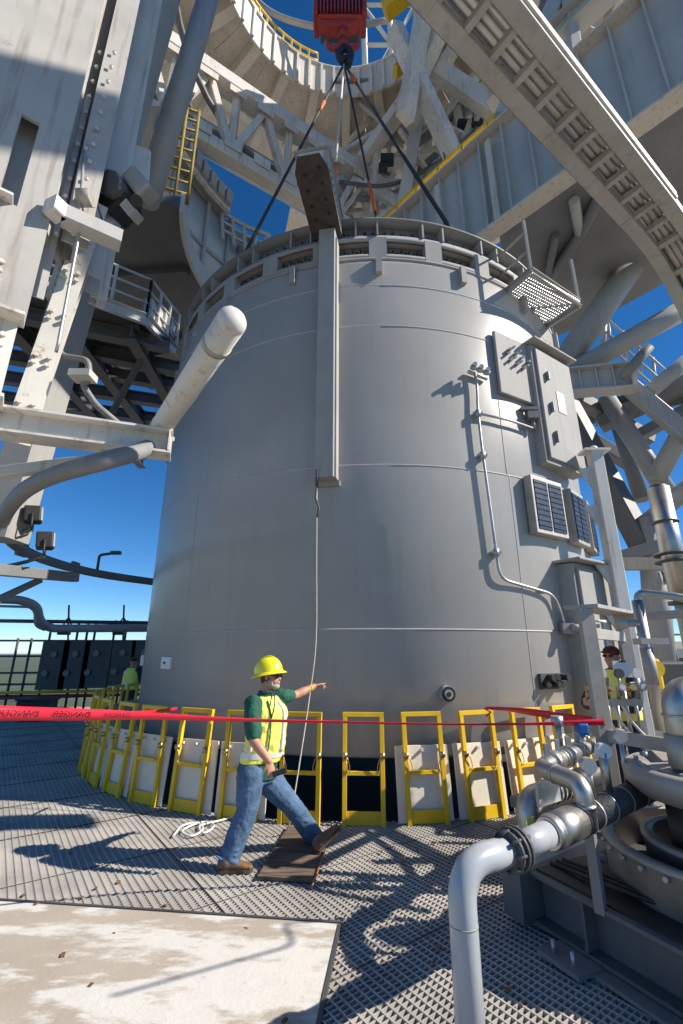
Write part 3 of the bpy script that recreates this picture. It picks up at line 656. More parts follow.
part(B().box(at(83, 376, 4.9), (.26, .2, .09)), 'conduit_shelf', 'blueg')
part(B().ball(at(86, 148, 4.15), .035), 'conduit_box', 'galv'); part(B().cyl(at(86, 198, 4.2) - V((.08, 0, 0)), at(86, 198, 4.2) + V((.08, 0, 0)), .11, n=6), 'conduit_box', 'alu')
# lower back members
part(B().bar(at(-30, 567, 5.2), at(75, 577.5, 7.2), .14, .14), 'tie_beam', 'dgrey'); part(B().bar(at(-20, 608, 6), at(40, 580, 6.9), .08, .08), 'tie_brace', 'dgrey')
# white cylinder on the base beam
tip, tail = V((-.85, 2.94, 4.25)), V((-2.08, 4.72, 4.25)); d = (tail - tip).normalized()
cyl = thing('white_canister', tuple(tail), 'long white round-capped canister lying on the end of the white base beam', 'canister')
cyl['_base'] = list(tail)
B().cyl(tip, tail, .118, n=32).build('body', 'white', cyl); B().ball(tip, (.118, .118, .095), 24, 14, (V((0, 0, 1)), d.cross(ZZ), d)).build('end_cap', 'white', cyl)
B().cyl(tip + V((-.05, .12, .10)), tip + V((-.05, .12, .20)), .045, n=14).ball(tip + V((-.05, .12, .20)), .045).build('valve_knob', 'white', cyl)
B().cyl(tip + V((-.02, .05, .09)), tip + V((0.0, .03, .15)), .02, n=10).build('valve_stem', 'white', cyl)
for k in (.15, .97): B().lathe([(.121, -.025), (.127, -.025), (.127, .025), (.121, .025)], (0, 0, 0), 32) if False else B().cyl(tip.lerp(tail, k) - d * .03, tip.lerp(tail, k) + d * .03, .124, n=32).build('strap_band', 'alu', cyl)
B().box(tail - d * .04 - V((0, 0, .12)), (.3, .12, .05), (d.cross(ZZ), d, ZZ)).build('saddle', 'alu', cyl)
# winch motor on the bracket
wm = thing('drive_motor', tuple(at(125, 205, 4.7)), 'dark electric drive motor with pale cover on the tower bracket', 'motor')
c = at(118, 203, 4.8); q_ = V((.75, -.3, .55)).normalized(); r_ = q_.cross(V((0, 1, .2))).normalized(); s_ = q_.cross(r_)
B().box(c, (.36, .42, .38), (q_, s_, r_)).build('housing', 'black', wm, bevel=.03); B().cyl(c + q_ * .1 - s_ * .2, c + q_ * .1 + s_ * .32, .17, n=8).build('gear_case', 'dark', wm)
c2_ = at(141, 187, 4.7); B().box(c2_, (.24, .3, .4), (q_, s_, r_)).build('cover', 'alu', wm, bevel=.04)
B().cyl(at(136, 200, 4.55), at(137, 201, 4.3), .07, n=14).build('hub', 'black', wm); B().box(at(132, 212, 4.5), (.12, .2, .2), (q_, s_, r_)).build('foot_bracket', 'alu', wm)
B().tube(spline([at(98, 170, 4.5), at(96, 195, 4.45), at(102, 220, 4.5)], 5), .012, 6).build('cable', 'black', wm); B().bar(at(98, 167, 4.5), at(120, 188, 4.5), .03).build('arm', 'alu', wm)
# ring rail
rr = [V((-2.12, 4.56, 3.95)), V((-2.06, 4.2, 3.72)), az(100, 462, 3.45), az(45, 479, 3.45), az(15, 500, 3.45), az(3, 527, 3.45), az(20, 548, 3.45), az(55, 563, 3.45), az(100, 574, 3.45), az(150, 581.5, 3.45), az(185, 586, 3.45)]
rl = thing('ring_rail', tuple(rr[4]), 'tan curved ring pipe sweeping out from the left tower to behind the tank', 'rail')
B().tube(spline(rr, 8), .085, 14).build('pipe', 'dgrey', rl)
for p in (az(75, 568, 3.45), az(22, 549, 3.45)): B().lathe([(.0, 0), (.0, 0)], p, 4) if False else B().box(p, (.05, .24, .24)).build('coupling', 'dgrey', rl)
o = B().tube(fillet([az(97, 571, 3.5), az(97, 571, 3.5) + V((0, 0, .35)), az(97, 571, 3.5) + V((.35, 0, .40))], .06), .03, 8); o.box(az(97, 571, 3.5) + V((.35, 0, .40)), (.2, .1, .07)); o = o.build('small_lamp', 'dark'); tag(o, 'small dark bent-neck lamp standing on the curved ring pipe', 'lamp')
for (x, y, lab) in ((33, 515, 'upper of two black floodlights beside the left tower leg'), (45, 541, 'lower of two black floodlights beside the left tower leg')):
    t = thing('floodlight', tuple(at(x, y, 6)), lab, 'floodlight', 'floodlights by the left tower leg'); c = at(x, y, 6)
    fx = V((.85, .5, .1)).normalized(); fy = ZZ.cross(fx).normalized(); fz = fx.cross(fy)
    B().box(c, (.2, .24, .22), (fx, fy, fz)).build('housing', 'black', t, bevel=.02); B().box(c + fx * .105, (.02, .2, .18), (fx, fy, fz)).build('lens', 'lens', t)
    B().tube(fillet([c + fy * .14, c + fy * .14 - fz * .2, c - fy * .14 - fz * .2, c - fy * .14], .03), .014, 6).build('yoke', 'black', t)
    B().tube([c - fz * .2, c - fz * .28 - V((.22, 0, 0)), c - fz * .28 - V((.5, -.05, .05))], .025, 6).build('arm', 'dark', t)

# ================================================================== ACCESS PLATFORM left of the tank, z 9.5
ap = thing('access_platform', (-6, 9.5, 9.5), 'dark grey railed platform left of the tank with open joists', 'platform')
A_, B_, C_, D_, E_ = (-6.6, 7.75), (-4.68, 9.08), (-4.40, 10.3), (-7.4, 11.0), (-8.5, 9.5)
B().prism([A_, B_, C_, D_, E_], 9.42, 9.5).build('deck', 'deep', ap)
edges = [(A_, B_), (B_, C_)]
for p, q in edges:
    p, q = V((*p, 9.40)), V((*q, 9.40)); B().channel(p, q, .30, .1, .02).build('edge_channel', 'blueg', ap)
    n_ = 3
    for i in range(n_ + 1):
        if p.x == B_[0] and i == 0: continue
        t = p.lerp(q, i / n_); B().bar(t + V((0, 0, .1)), t + V((0, 0, 1.2)), .055).build('rail_post', 'blueg', ap)
    for h_ in (.5, .85, 1.2): B().tube([p + V((0, 0, h_)), q + V((0, 0, h_))], .03, 8).build('guard_rail', 'blueg', ap)
for i in range(4):
    t = V((*B_, 9.9)).lerp(V((*C_, 9.9)), .2 + i * .22); B().box(t + V((-.12, 0, .05 * i)), (.2, .25, .5)).build('equipment_box', 'blueg', ap)
for i, Y in enumerate((9.6, 10.6, 11.7, 12.9, 14.2, 15.6)):
    B().ibeam((-10.5, Y - 2.2, 9.15), (-3.9 + .15 * i if Y > 11 else -4.3, Y + .1, 9.15), .34, .25, .03, .03).build('joist', 'deep', ap)
for x in (-7.6, -6.3, -5.0): B().ibeam((x, 8.2 + (x + 7.6) * .35, 9.1), (x - .4, 17, 9.1), .42, .28, .03, .03).build('main_beam', 'deep', ap)
B().bar((-4.6, 9.4, 9.2), (-6.8, 11.8, 8.0), .14).build('knee_brace', 'deep', ap)

# mid platform (z 13) with curved inner edge, wall panel and yellow rails
mp_ = thing('mid_platform', (-8, 11, 13), 'dark underside of a curved platform above the left access deck', 'platform')
def sector(r0, r1, t0, t1, n=20): return [tuple(tp(t0 + (t1 - t0) * i / n, r0, 0))[:2] for i in range(n + 1)] + [tuple(tp(t1 - (t1 - t0) * i / n, r1, 0))[:2] for i in range(n + 1)]
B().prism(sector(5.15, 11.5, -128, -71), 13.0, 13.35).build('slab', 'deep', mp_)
for k in range(2):
    th = -118 + k * 24; B().bar(tp(th, 5.3, 12.9), tp(th, 11.3, 12.9), .2, .2).build('radial_beam', 'deep', mp_)
for t0, t1 in ((-128, -109.1), (-109, -90.1), (-90, -71)): B().prism(sector(5.05, 5.15, t0, t1, 8), 12.85, 13.5).build('curb', 'blueg', mp_)
yl = thing('yellow_guard', tuple(tp(-77, 5.6, 13.35)), 'tall yellow tube guard rails beside the tower pipe high on the left', 'guard rail')
y0, y1 = tp(-73, 5.0, 13.36), tp(-73, 6.0, 13.36)
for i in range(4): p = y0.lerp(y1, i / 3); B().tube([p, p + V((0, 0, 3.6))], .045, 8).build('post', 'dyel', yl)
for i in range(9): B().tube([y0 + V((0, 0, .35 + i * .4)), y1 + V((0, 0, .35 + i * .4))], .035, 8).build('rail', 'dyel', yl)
up_ = thing('curved_gallery', (-6, 13, 20), 'grey curved gallery with stiffened edge high behind the tank on the left', 'gallery')
B().prism(sector(6.9, 13, -128, -92), 20.0, 20.25).build('slab', 'grey', up_)
for k in range(9):
    th = -127 + k * 3.9
    B().prism(sector(6.72, 6.9, th, th + 3.7, 3), 19.8, 20.9).build('edge_plate', 'cream', up_)
    ax = (tp(th + 90, 1, 0) - TC, tp(th, 1, 0) - TC, ZZ)
    B().box(tp(th + 1.8, 6.6, 20.3), (.3, .14, .7), ax).build('bracket', 'grey', up_)
B().lathe([(7.3, 15.8), (7.3, 19.95), (7.36, 19.95), (7.36, 15.8), (7.3, 15.8)], TC, 24, -152, -106, sharp=True).build('wall_plate', 'blueg', up_)
for k in range(5): th = -148 + k * 9; B().box(tp(th, 7.24, 17.9), (.14, .16, 4.1), (tp(th + 90, 1, 0) - TC, tp(th, 1, 0) - TC, ZZ)).build('wall_rib', 'grey', up_)
B().lathe([(7.2, 17.5), (7.2, 17.62), (7.3, 17.62), (7.3, 17.5), (7.2, 17.5)], TC, 24, -151, -107, sharp=True).build('wall_stringer', 'grey', up_)
B().tube([tp(-178 + i * 3, 7.0, 18.6) for i in range(16)], .16, 10).build('curved_pipe', 'dgrey', up_)
for i in range(6): B().bar(tp(-176 + i * 7, 7.05, 16.4), tp(-176 + i * 7, 7.05, 18.7), .16).build('rail_post', 'blueg', up_)
for z in (17.0, 17.8): B().tube([tp(-178 + i * 3, 7.05, z) for i in range(14)], .08, 8).build('guard_rail', 'blueg', up_)
B().lathe([(7.0, 15.0), (7.0, 16.4), (7.1, 16.4), (7.1, 15.0)], TC, 20, -182, -140, sharp=True).build('wall_plate', 'blueg', up_)

for dy in (0, 9, 17): B().tube(spline([at(221, 211 + dy, 15), at(245, 226 + dy, 15.6), at(270, 236 + dy, 16.2)], 5), .06 if dy else .1, 8).build('guard_rail', 'blueg', up_)
for i in range(5): x = 222 + i * 11; y = 212 + i * 6.4; B().bar(at(x, y, 15 + i * .27), at(x + 1, y + 26, 15 + i * .27), .12).build('rail_post', 'blueg', up_)
# ================================================================== TRUSS
tr = thing('bridge_truss', (-4.2, 14, 20.6), 'cream steel truss bridge crossing behind the lifting beam arm', 'truss')
t0, t1 = V((-10.1, 10.1, 0)), V((2.4, 18.3, 0)); td = (t1 - t0).normalized()
ZL, ZU = 21.4, 25.4
B().bar(t0 + V((0, 0, ZL)), t1 + V((0, 0, ZL)), .55, .6).build('bottom_chord', 'cream', tr); B().bar(t0 + V((0, 0, ZU)), t1 + V((0, 0, ZU)), .75, .7).build('top_chord', 'white', tr)
L_ = (t1 - t0).length
for i in range(6):
    a = t0 + td * (L_ * (.02 + i * .17)); b2 = t0 + td * (L_ * (.10 + i * .17)); c = t0 + td * (L_ * (.19 + i * .17))
    B().bar(a + V((0, 0, ZU - .2)), b2 + V((0, 0, ZL + .2)), .34, .3).build('diagonal', 'cream', tr); B().bar(b2 + V((0, 0, ZL + .2)), b2 + td * .05 + V((0, 0, ZU - .2)), .3, .3).build('vertical', 'cream', tr)
    B().bar(b2 + V((0, 0, ZL + .2)), c + V((0, 0, ZU - .2)), .28, .28).build('diagonal', 'white', tr)
for i in range(13):
    for z in (ZL + .35, ZU - .42):
        c = t0 + td * (L_ * (.015 + i * .085)) + V((td.y, -td.x, 0)) * .33 + V((0, 0, z)); B().box(c, (.75, .03, .55), (td, V((-td.y, td.x, 0)), ZZ)).build('gusset_plate', 'cream', tr)
off = V((-.5, .75, 0))
for k, (z, r_, m_) in enumerate(((22.3, .3, 'steel'), (23.2, .18, 'dgrey'), (23.8, .25, 'dgrey'), (24.5, .16, 'steel'))):
    B().cyl(t0 + off * (1 + .2 * k) + V((0, 0, z)), t1 + off * (1 + .2 * k) + V((0, 0, z)), r_, n=12).build('service_pipe', m_, tr)
B().box((t0 + t1) / 2 + off * 2.4 + V((0, 0, 24.6)), (L_, .08, 2.0), (td, V((-td.y, td.x, 0)), ZZ)).build('cladding', 'dark', tr)
B().tube([tp(-60 - i * 7, 6.5, 23.6) for i in range(32)], .13, 8).build('ring_hose', 'dgrey', tr)

# ================================================================== TOP RING PLATFORM z 29.6
tg = thing('top_ring_platform', (.3, 10.9, 29.6), 'cream ring-shaped platform with a round opening high overhead', 'platform')
RC = V((.25, 10.9, 0))
def rp2(th, r, z): a = R(th); return V((RC.x + r * math.sin(a), RC.y - r * math.cos(a), z))
for k in range(30):
    th = 75 + k * 7.0
    pr_ = [tuple(rp2(th + 6.8 * i / 3, 5.4, 0))[:2] for i in range(4)] + [tuple(rp2(th + 6.8 - 6.8 * i / 3, 5.5, 0))[:2] for i in range(4)]
    B().prism(pr_, 29.5, 31.5).build('fascia_panel', 'cream', tg)
    B().box(rp2(th, 5.36, 30.5), (.12, .16, 2.0), (rp2(th + 90, 1, 0) - RC, rp2(th, 1, 0) - RC, ZZ)).build('fascia_rib', 'white', tg)
RO = lambda t: 11.2 if 190 < t < 262 else 19
n_ = 24
for k in range(n_):
    t0_, t1_ = 80 + k * 200 / n_, 80 + (k + 1) * 200 / n_
    pr_ = [tuple(rp2(t0_, 5.52, 0))[:2], tuple(rp2(t1_, 5.52, 0))[:2], tuple(rp2(t1_ - .2, RO(t0_), 0))[:2], tuple(rp2(t0_ + .2, RO(t0_), 0))[:2]]
    B().prism(pr_, 30.55, 30.65).build('deck_plate', 'cream', tg)
    if k % 2 == 0: B().bar(rp2(t0_, 5.55, 30.1), rp2(t0_, RO(t0_), 30.1), .45, .85).build('radial_beam', 'cream', tg)
for r_, s_ in ((8.6, .6), (12.5, .6), (16.5, .6)):
    for k in range(8):
        if r_ > 9 and 4 <= k <= 6: continue
        B().bar(rp2(80 + k * 25, r_, 29.7), rp2(105 + k * 25, r_, 29.7), .4, s_).build('ring_beam', 'white' if k % 2 else 'cream', tg)
B().lathe([(5.3, 31.52), (5.7, 31.52), (5.7, 31.6), (5.3, 31.6), (5.3, 31.52)], RC, 80, 75, 285, sharp=True).build('coping', 'white', tg)
for k in range(12): B().bar(rp2(196 + k * 5, 5.6, 31.6), rp2(196 + k * 5, 5.6, 32.8), .09).build('rail_post', 'yellow', tg)
for z in (32.2, 32.8): B().tube([rp2(196 + k * 3, 5.6, z) for k in range(19)], .06, 6).build('guard_rail', 'yellow', tg)
for k in range(12): B().box(rp2(232 + k * 4, 5.7, 32.1), (.6, .2, 1.0), (rp2(322 + k * 4, 1, 0) - RC, rp2(232 + k * 4, 1, 0) - RC, ZZ)).build('edge_box', 'cream', tg)
for k in range(3): B().box(at(338 + k * 12, 77, 16.5), (.55, .2, 1.0)).build('white_panel', 'white', tg)
B().box(at(350, 85, 16.4), (1.9, .5, .2)).build('panel_base', 'dgrey', tg)
# white mast above the ring
ms = thing('lattice_mast', tuple(at(385, 60, 18)), 'white tubular lattice mast above the ring opening beside the crane block', 'mast')
mpts = {}
for i, x in enumerate((366, 392, 418)):
    B().cyl(at(x, 100, 18), at(x - 4, -60, 18), .18, n=10).build('leg', 'white', ms)
for (x0, y0_, x1, y1_) in ((366, 90, 392, 45), (392, 45, 418, 90), (366, 10, 392, 45), (392, 45, 418, 0), (366, 45, 418, 45), (362, 5, 416, 5), (366, 85, 418, 85)):
    B().cyl(at(x0, y0_, 18), at(x1, y1_, 18), .12, n=8).build('brace', 'white', ms)
B().tube(spline([at(240, -20, 15), at(265, 8, 15), at(295, 22, 15), at(335, 28, 15), at(390, 20, 15)], 6), .14, 8).build('hose', 'grey', ms)

for i, (pts_, r_) in enumerate((([(188, 100, 15), (200, 130, 15.3), (225, 160, 15.6), (262, 178, 16), (300, 182, 16.4)], .07), ([(340, 182, 16), (380, 186, 16), (410, 178, 15.8), (442, 160, 15.5)], .09), ([(430, 130, 14.5), (470, 150, 14), (500, 175, 13.6)], .04), ([(415, 95, 14), (440, 140, 14), (452, 200, 14)], .035), ([(505, 95, 13), (530, 110, 12.6), (556, 100, 12.4)], .035))):
    o = B().tube(spline([at(*p_) for p_ in pts_], 6), r_, 8).build('cable_run', 'deep'); tag(o, ('dark cable sagging across the cream truss left of the lifting arm', 'grey hose curving behind the sling legs above the tank rim', 'thin dark cable sagging in front of the right girder top', 'thin dark cable hanging beside the white box column', 'short dark cable loop above the right girder')[i], 'cable')
# ================================================================== CRANE BLOCK AND SLINGS
HK = at(346, 76, 10.9)
cb = thing('crane_block', tuple(HK), 'red ribbed crane hook block at the top centre', 'crane block')
bc = at(340, 3, 10.9); sc_ = 16.4 / 457
b = B(); b.box(bc + V((0, .3, .2)), (1.5, .7, 2.6)); b.build('core', 'dark', cb)
for i in range(12): B().box(bc + V((-.72 + i * .131, -.12, -.05)), (.06, .4, 1.9)).build('rib', 'redc', cb)
for s_ in (-1, 1): B().box(bc + V((s_ * .9, .15, .05)), (.2, .8, 2.2)).build('side_cheek', 'redc', cb, bevel=.05)
B().box(bc + V((0, .1, -1.1)), (1.7, .6, .16)).build('bottom_plate', 'redc', cb, bevel=.08)
b = B(); b.add([bc + V((x, y, z)) for z, hw in ((-1.18, .75), (-1.5, .35)) for x, y in ((-hw, -.12), (hw, -.12), (hw, .3), (-hw, .3))], [(0, 1, 2, 3), (7, 6, 5, 4), (0, 4, 5, 1), (1, 5, 6, 2), (2, 6, 7, 3), (3, 7, 4, 0)]); b.build('lower_housing', 'redc', cb, bevel=.06)
hk = bc + V((.1, .1, -1.45))
B().cyl(hk, hk + V((0, 0, -.5)), .2, .16, 14).build('hook_shank', 'redc', cb)
for s_ in (-1, 1):
    hp = [hk + V((0, 0, -.4)), hk + V((s_ * .1, 0, -.8)), hk + V((s_ * .3, 0, -1.0)), hk + V((s_ * .52, 0, -.88)), hk + V((s_ * .56, 0, -.6))]
    B().tube(spline(hp, 5), [.17] * 11 + [.15, .14, .13, .12, .12, .11, .1, .09, .08, .07][:10] if False else .105, 10).build('hook_horn', 'redc', cb)
top = hk + V((.05, 0, -.95)); ring = top + V((0, 0, -.9))
rg = thing('sling_set', tuple(top), 'four black lifting slings with orange sleeves spreading from hook to tank rim', 'sling')
B().tube([top + V((.25 * math.sin(a), 0, .25 * math.cos(a) - .35)) for a in [i * math.pi / 8 for i in range(17)]], .09, 8).build('master_link', 'black', rg)
B().tube(spline([top + V((.05, 0, 0)), top + V((-.2, -.1, -.6)), ring], 5), .12, 8).build('wrapped_eye', 'black', rg)
B().tube(spline([top, top + V((.25, -.1, -.5)), ring + V((.15, 0, -.1))], 5), .12, 8).build('wrapped_eye', 'black', rg)
for th, m_, r_, fr in ((-36, 'wire', .036, (.30, .36)), (19.5, 'wire', .042, (.12, .19)), (150, 'wire', .04, (.32, .40)),):
    e = tp(th, 4.5, 9.05); B().cyl(ring, e, r_, n=8).build('sling_leg', m_, rg); B().cyl(ring.lerp(e, fr[0]), ring.lerp(e, fr[1]), r_ * 1.5, n=10).build('sleeve', 'orange', rg)
e = at(331, 212, 5.95); B().cyl(ring, e, .035, n=8).build('strap_leg', 'rope', rg); B().cyl(ring.lerp(e, .82), ring.lerp(e, .87), .055, n=10).build('sleeve', 'orange', rg)
B().tube([e + V((.09 * math.sin(a), 0, .1 * math.cos(a) - .1)) for a in [i * math.pi / 7 for i in range(15)]], .03, 8).build('shackle', 'alu', rg)

# ================================================================== STEEL BEHIND RIGHT OF SLINGS
cr = thing('overhead_steelwork', (5, 18, 20), 'cream braced steelwork high behind the tank right of the slings', 'steel frame')
def mem(x0, y0, Y0, x1, y1, Y1, wd, m, name='brace', ht=None, tube=False, parent=None):
    b = B(); p, q = at(x0, y0, Y0), at(x1, y1, Y1)
    b.cyl(p, q, wd / 2, n=16) if tube else b.bar(p, q, wd, ht or wd)
    return b.build(name, m, parent or cr)
mem(426, 72, 15, 400, 222, 16, .55, 'blueg', 'post'); mem(412, 96, 17, 345, 188, 18, .55, 'cream'); mem(432, 60, 15, 362, 160, 16.5, .5, 'cream')
mem(330, 185, 18, 440, 150, 17.5, .4, 'cream'); mem(365, 185, 17, 470, 245, 15, .45, 'cream'); mem(440, 165, 16, 370, 235, 17, .5, 'white')
mem(436, 70, 14, 524, 130, 13, .6, 'cream', 'beam', .7); mem(455, 110, 16, 480, 220, 16, .45, 'cream')
mem(427, 178, 15, 478, 132, 15, .45, 'dgrey', 'pipe', tube=True); mem(415, 145, 16, 432, 132, 16, .3, 'dgrey', 'stub_beam'); mem(420, 170, 16, 436, 156, 16, .3, 'dgrey', 'stub_beam'); mem(438, 128, 16, 462, 104, 16, .35, 'dgrey', 'stub_beam')
mem(462, 116, 16, 478, 100, 16, .3, 'dgrey', 'stub_beam'); mem(480, 150, 15, 500, 190, 15, .45, 'white'); mem(500, 135, 15, 470, 190, 15, .35, 'cream')
mem(395, 30, 13, 455, 160, 14, .7, 'white', 'box_column', .5); mem(425, 8, 12.5, 405, 118, 13.5, .7, 'white', 'box_column', .5); mem(445, 20, 13, 402, 110, 14, .7, 'cream', 'box_column', .6)
mem(470, 20, 14, 410, 125, 15, .5, 'cream', 'beam'); mem(385, 12, 13, 412, -10, 12.5, .6, 'yellow', 'yellow_block'); mem(395, 72, 14, 416, 58, 14, .5, 'yellow', 'yellow_block', .25)
mem(300, 130, 22, 420, 100, 22, .5, 'cream'); mem(260, 120, 22, 340, 150, 22, .5, 'cream'); mem(350, 130, 21, 410, 180, 20, .45, 'cream'); mem(560, 100, 14, 440, 30, 15, .5, 'cream', 'beam')
B().box(at(455, 165, 21), (6.5, .2, 6.5), (V((.8, -.2, 0)).normalized(), V((.2, .8, -.3)).normalized(), ZZ)).build('cladding', 'cream', cr)
def lattice(a, bq, c, d, n, wd, m_):      # a-b lower chord, c-d upper chord
    B().bar(a, bq, wd * 1.5).build('chord', m_, cr); B().bar(c, d, wd * 1.5).build('chord', m_, cr)
    for i in range(n):
        p, q = a.lerp(bq, i / n), a.lerp(bq, (i + 1) / n); r_, t_ = c.lerp(d, i / n), c.lerp(d, (i + 1) / n)
        B().bar(p, r_, wd).build('strut', m_, cr); B().bar(*((p, t_) if i % 2 else (q, r_)), wd).build('strut', m_, cr)
lattice(at(338, 160, 19), at(470, 215, 17), at(350, 105, 20), at(500, 150, 18), 7, .24, 'white')
lattice(at(360, 185, 20), at(480, 95, 18), at(340, 140, 21), at(460, 62, 19), 7, .22, 'cream')
lattice(at(432, 205, 16), at(560, 120, 14), at(425, 165, 17), at(545, 80, 15), 7, .2, 'white')
lattice(at(300, 190, 22), at(420, 120, 22), at(300, 160, 22), at(420, 90, 22), 8, .22, 'cream')
lattice(at(330, 215, 18), at(440, 205, 18), at(335, 175, 18), at(450, 165, 18), 6, .2, 'cream')
for (x0, y0_, x1, y1_, Y0, wd, m_) in ((352, 96, 392, 130, 17, .22, 'white'), (392, 96, 350, 140, 17.5, .2, 'cream'), (345, 150, 398, 118, 17, .18, 'white'), (400, 130, 440, 190, 15.5, .2, 'cream'), (446, 60, 478, 118, 14.5, .26, 'white'), (484, 60, 440, 122, 15, .22, 'cream'), (430, 118, 500, 152, 15.2, .18, 'white'), (462, 84, 512, 140, 14.6, .2, 'cream'), (452, 150, 430, 210, 15.6, .22, 'white'), (470, 120, 444, 196, 15.3, .16, 'cream'),
    (510, 60, 540, 100, 14, .2, 'white'), (500, 40, 470, 90, 14.2, .22, 'white'), (376, 150, 372, 214, 16.5, .26, 'cream'), (356, 180, 398, 206, 16.8, .22, 'white'), (340, 214, 372, 176, 17, .2, 'cream'), (408, 206, 440, 172, 15.8, .2, 'white')): mem(x0, y0_, Y0, x1, y1_, Y0 + .4, wd, m_)
for i in range(9): mem(428 + i * 9, 206 - i * 9, 16.5, 446 + i * 9, 186 - i * 8, 16.5, .28, 'cream', 'stub_beam')
for (x, y, s_) in ((387, 160, .6), (383, 168, .4), (463, 125, .5), (477, 122, .5)): B().box(at(x, y, 15.5), (s_, .3, s_ * .8)).build('lamp_box', 'black', cr)
for (x, y0_, y1_) in ((473, 100, 142), (425, 172, 206)):
    B().tube([at(x, y0_, 14.5), at(x + 1, y1_, 14.5)], .02, 5).build('hanging_line', 'black', cr); B().cyl(at(x, y1_ + 4, 14.5), at(x, y1_ + 4, 14.3), .2, n=12).build('pulley', 'brass', cr)

# ================================================================== STIFFENED GIRDER upper right
gd = thing('plate_girder', (6.5, 8.6, 13.8), 'grey stiffened plate girder and soffit high on the right', 'girder')
g0, g1 = V((8.9, 5.8, 0)), V((1.2, 14.35, 0)); gdn = (g1 - g0).normalized(); gn = V((-gdn.y, gdn.x, 0)); gn = gn if gn.y < 0 else -gn
GL = (g1 - g0).length; Z0, Z1 = 13.8, 17.5
B().box((g0 + g1) / 2 + V((0, 0, (Z0 + Z1) / 2)), (GL, .05, Z1 - Z0), (gdn, gn, ZZ)).build('web', 'blueg', gd)
for z in (Z0, Z1): B().box((g0 + g1) / 2 + V((0, 0, z)) + gn * .1, (GL, .55, .07), (gdn, gn, ZZ)).build('flange', 'cream', gd)
for i in range(15):
    p = g0 + gdn * (GL * (i + .5) / 15) + gn * .13; B().box(p + V((0, 0, (Z0 + Z1) / 2)), (.05, .24, Z1 - Z0 - .1), (gdn, gn, ZZ)).build('stiffener', 'blueg', gd)
for k in range(4): B().box(g0 + gdn * (GL * (.2 + k * .17)) + gn * .2 + V((0, 0, Z0 + 1.8)), (.18, .1, 3.2), (gdn, gn, ZZ)).build('downpipe', 'cream', gd) if k > 1 else None
s0, s1 = g0 - gn * .4 + gdn * 1.5, g0 + gdn * (GL * .62) - gn * .4
e1 = az(596, 322, Z0); e0 = az(665, 284, Z0); e2 = az(770, 240, Z0)
b = B(); pp = [g0 - gn * .05, g0 + gdn * (GL * .55) - gn * .05, V((e1.x - 2.5, e1.y + 2, 0)), e1, e0, e2]
pp = [(p.x, p.y) for p in pp]; b.prism(pp, Z0 + .05, Z0 + .3); b.build('soffit', 'dgrey', gd)
B().tube([az(556, 235, Z0 - .1), az(600, 260, Z0 - .1) if False else az(548, 275, Z0 - .2)], .12, 8).build('drain_pipe', 'dgrey', gd)
B().tube([az(598, 200, Z0 - .15), az(582, 232, Z0 - .15), az(545, 285, Z0 - .15)], .16, 8).build('drain_pipe', 'dgrey', gd)
B().tube([az(574, 200, Z0 - .15), az(580, 234, Z0 - .15)], .14, 8).build('drain_pipe', 'blueg', gd)
yr = thing('yellow_handrail', tuple(at(460, 185, 12)), 'yellow hand rail running along the top of the right girder', 'hand rail')
for h_ in (.15, .75): B().tube([g0 + gdn * GL * .35 + V((0, 0, Z1 + h_)), g1 + V((0, 0, Z1 + h_))], .07, 8).build('rail', 'yellow', yr)
for i in range(8): p = g0 + gdn * GL * (.37 + .085 * i) + V((0, 0, Z1)); B().tube([p, p + V((0, 0, .8))], .05, 8).build('post', 'yellow', yr)
# beam line above girder
ug = thing('upper_girder', (9, 7, 20), 'grey flanged beam above the right girder with sky gaps behind', 'girder')
for (dz, off_, wd, m_) in ((2.6, -.6, .6, 'blueg'), (4.6, -1.6, .5, 'dark'), (6.2, -2.0, .4, 'cream')):
    B().ibeam(g0 + V((0, 0, Z1 + dz)) - gn * -off_, g0 + gdn * GL * .55 + V((0, 0, Z1 + dz)) - gn * -off_, .8, wd, .06, .05).build('beam', m_, ug)
B().tube([g0 + V((0, 0, Z1 + 3.6)) - gn * .9, g0 + gdn * GL * .5 + V((0, 0, Z1 + 3.6)) - gn * .9], .09, 8).build('yellow_rail', 'yellow', ug)
for i in range(4): p = g0 + gdn * GL * (.05 + .13 * i); B().bar(p + V((0, 0, Z1 + .1)), p + V((0, 0, Z1 + 6.2)) - gn * 1.5, .3).build('post', 'blueg', ug)
B().bar(g0 + gdn * GL * .5 + V((0, 0, Z1 + .3)), g0 + gdn * GL * .25 + V((0, 0, Z1 + 8)) - gn * 2, .5).build('brace', 'blueg', ug)

for (x, y, z, sx_, sy_, sz_) in ((11.5, .55, 19.4, 1.0, 4.0, .8), (11.5, 4.0, 24.0, 1.0, 2.8, 12.6)): B().box((x, y, z), (sx_, sy_, sz_)).build('shade_box', 'grey', ug)  # unseen boxes added out of view to shade the left tower
for z in (18.9, 20.6, 24.0): B().bar(g0 + V((0, 0, z)), (11.5, 3.9, z), .3).build('shade_box_strut', 'grey', ug)  # beams added to tie the shade-casting boxes to the girder
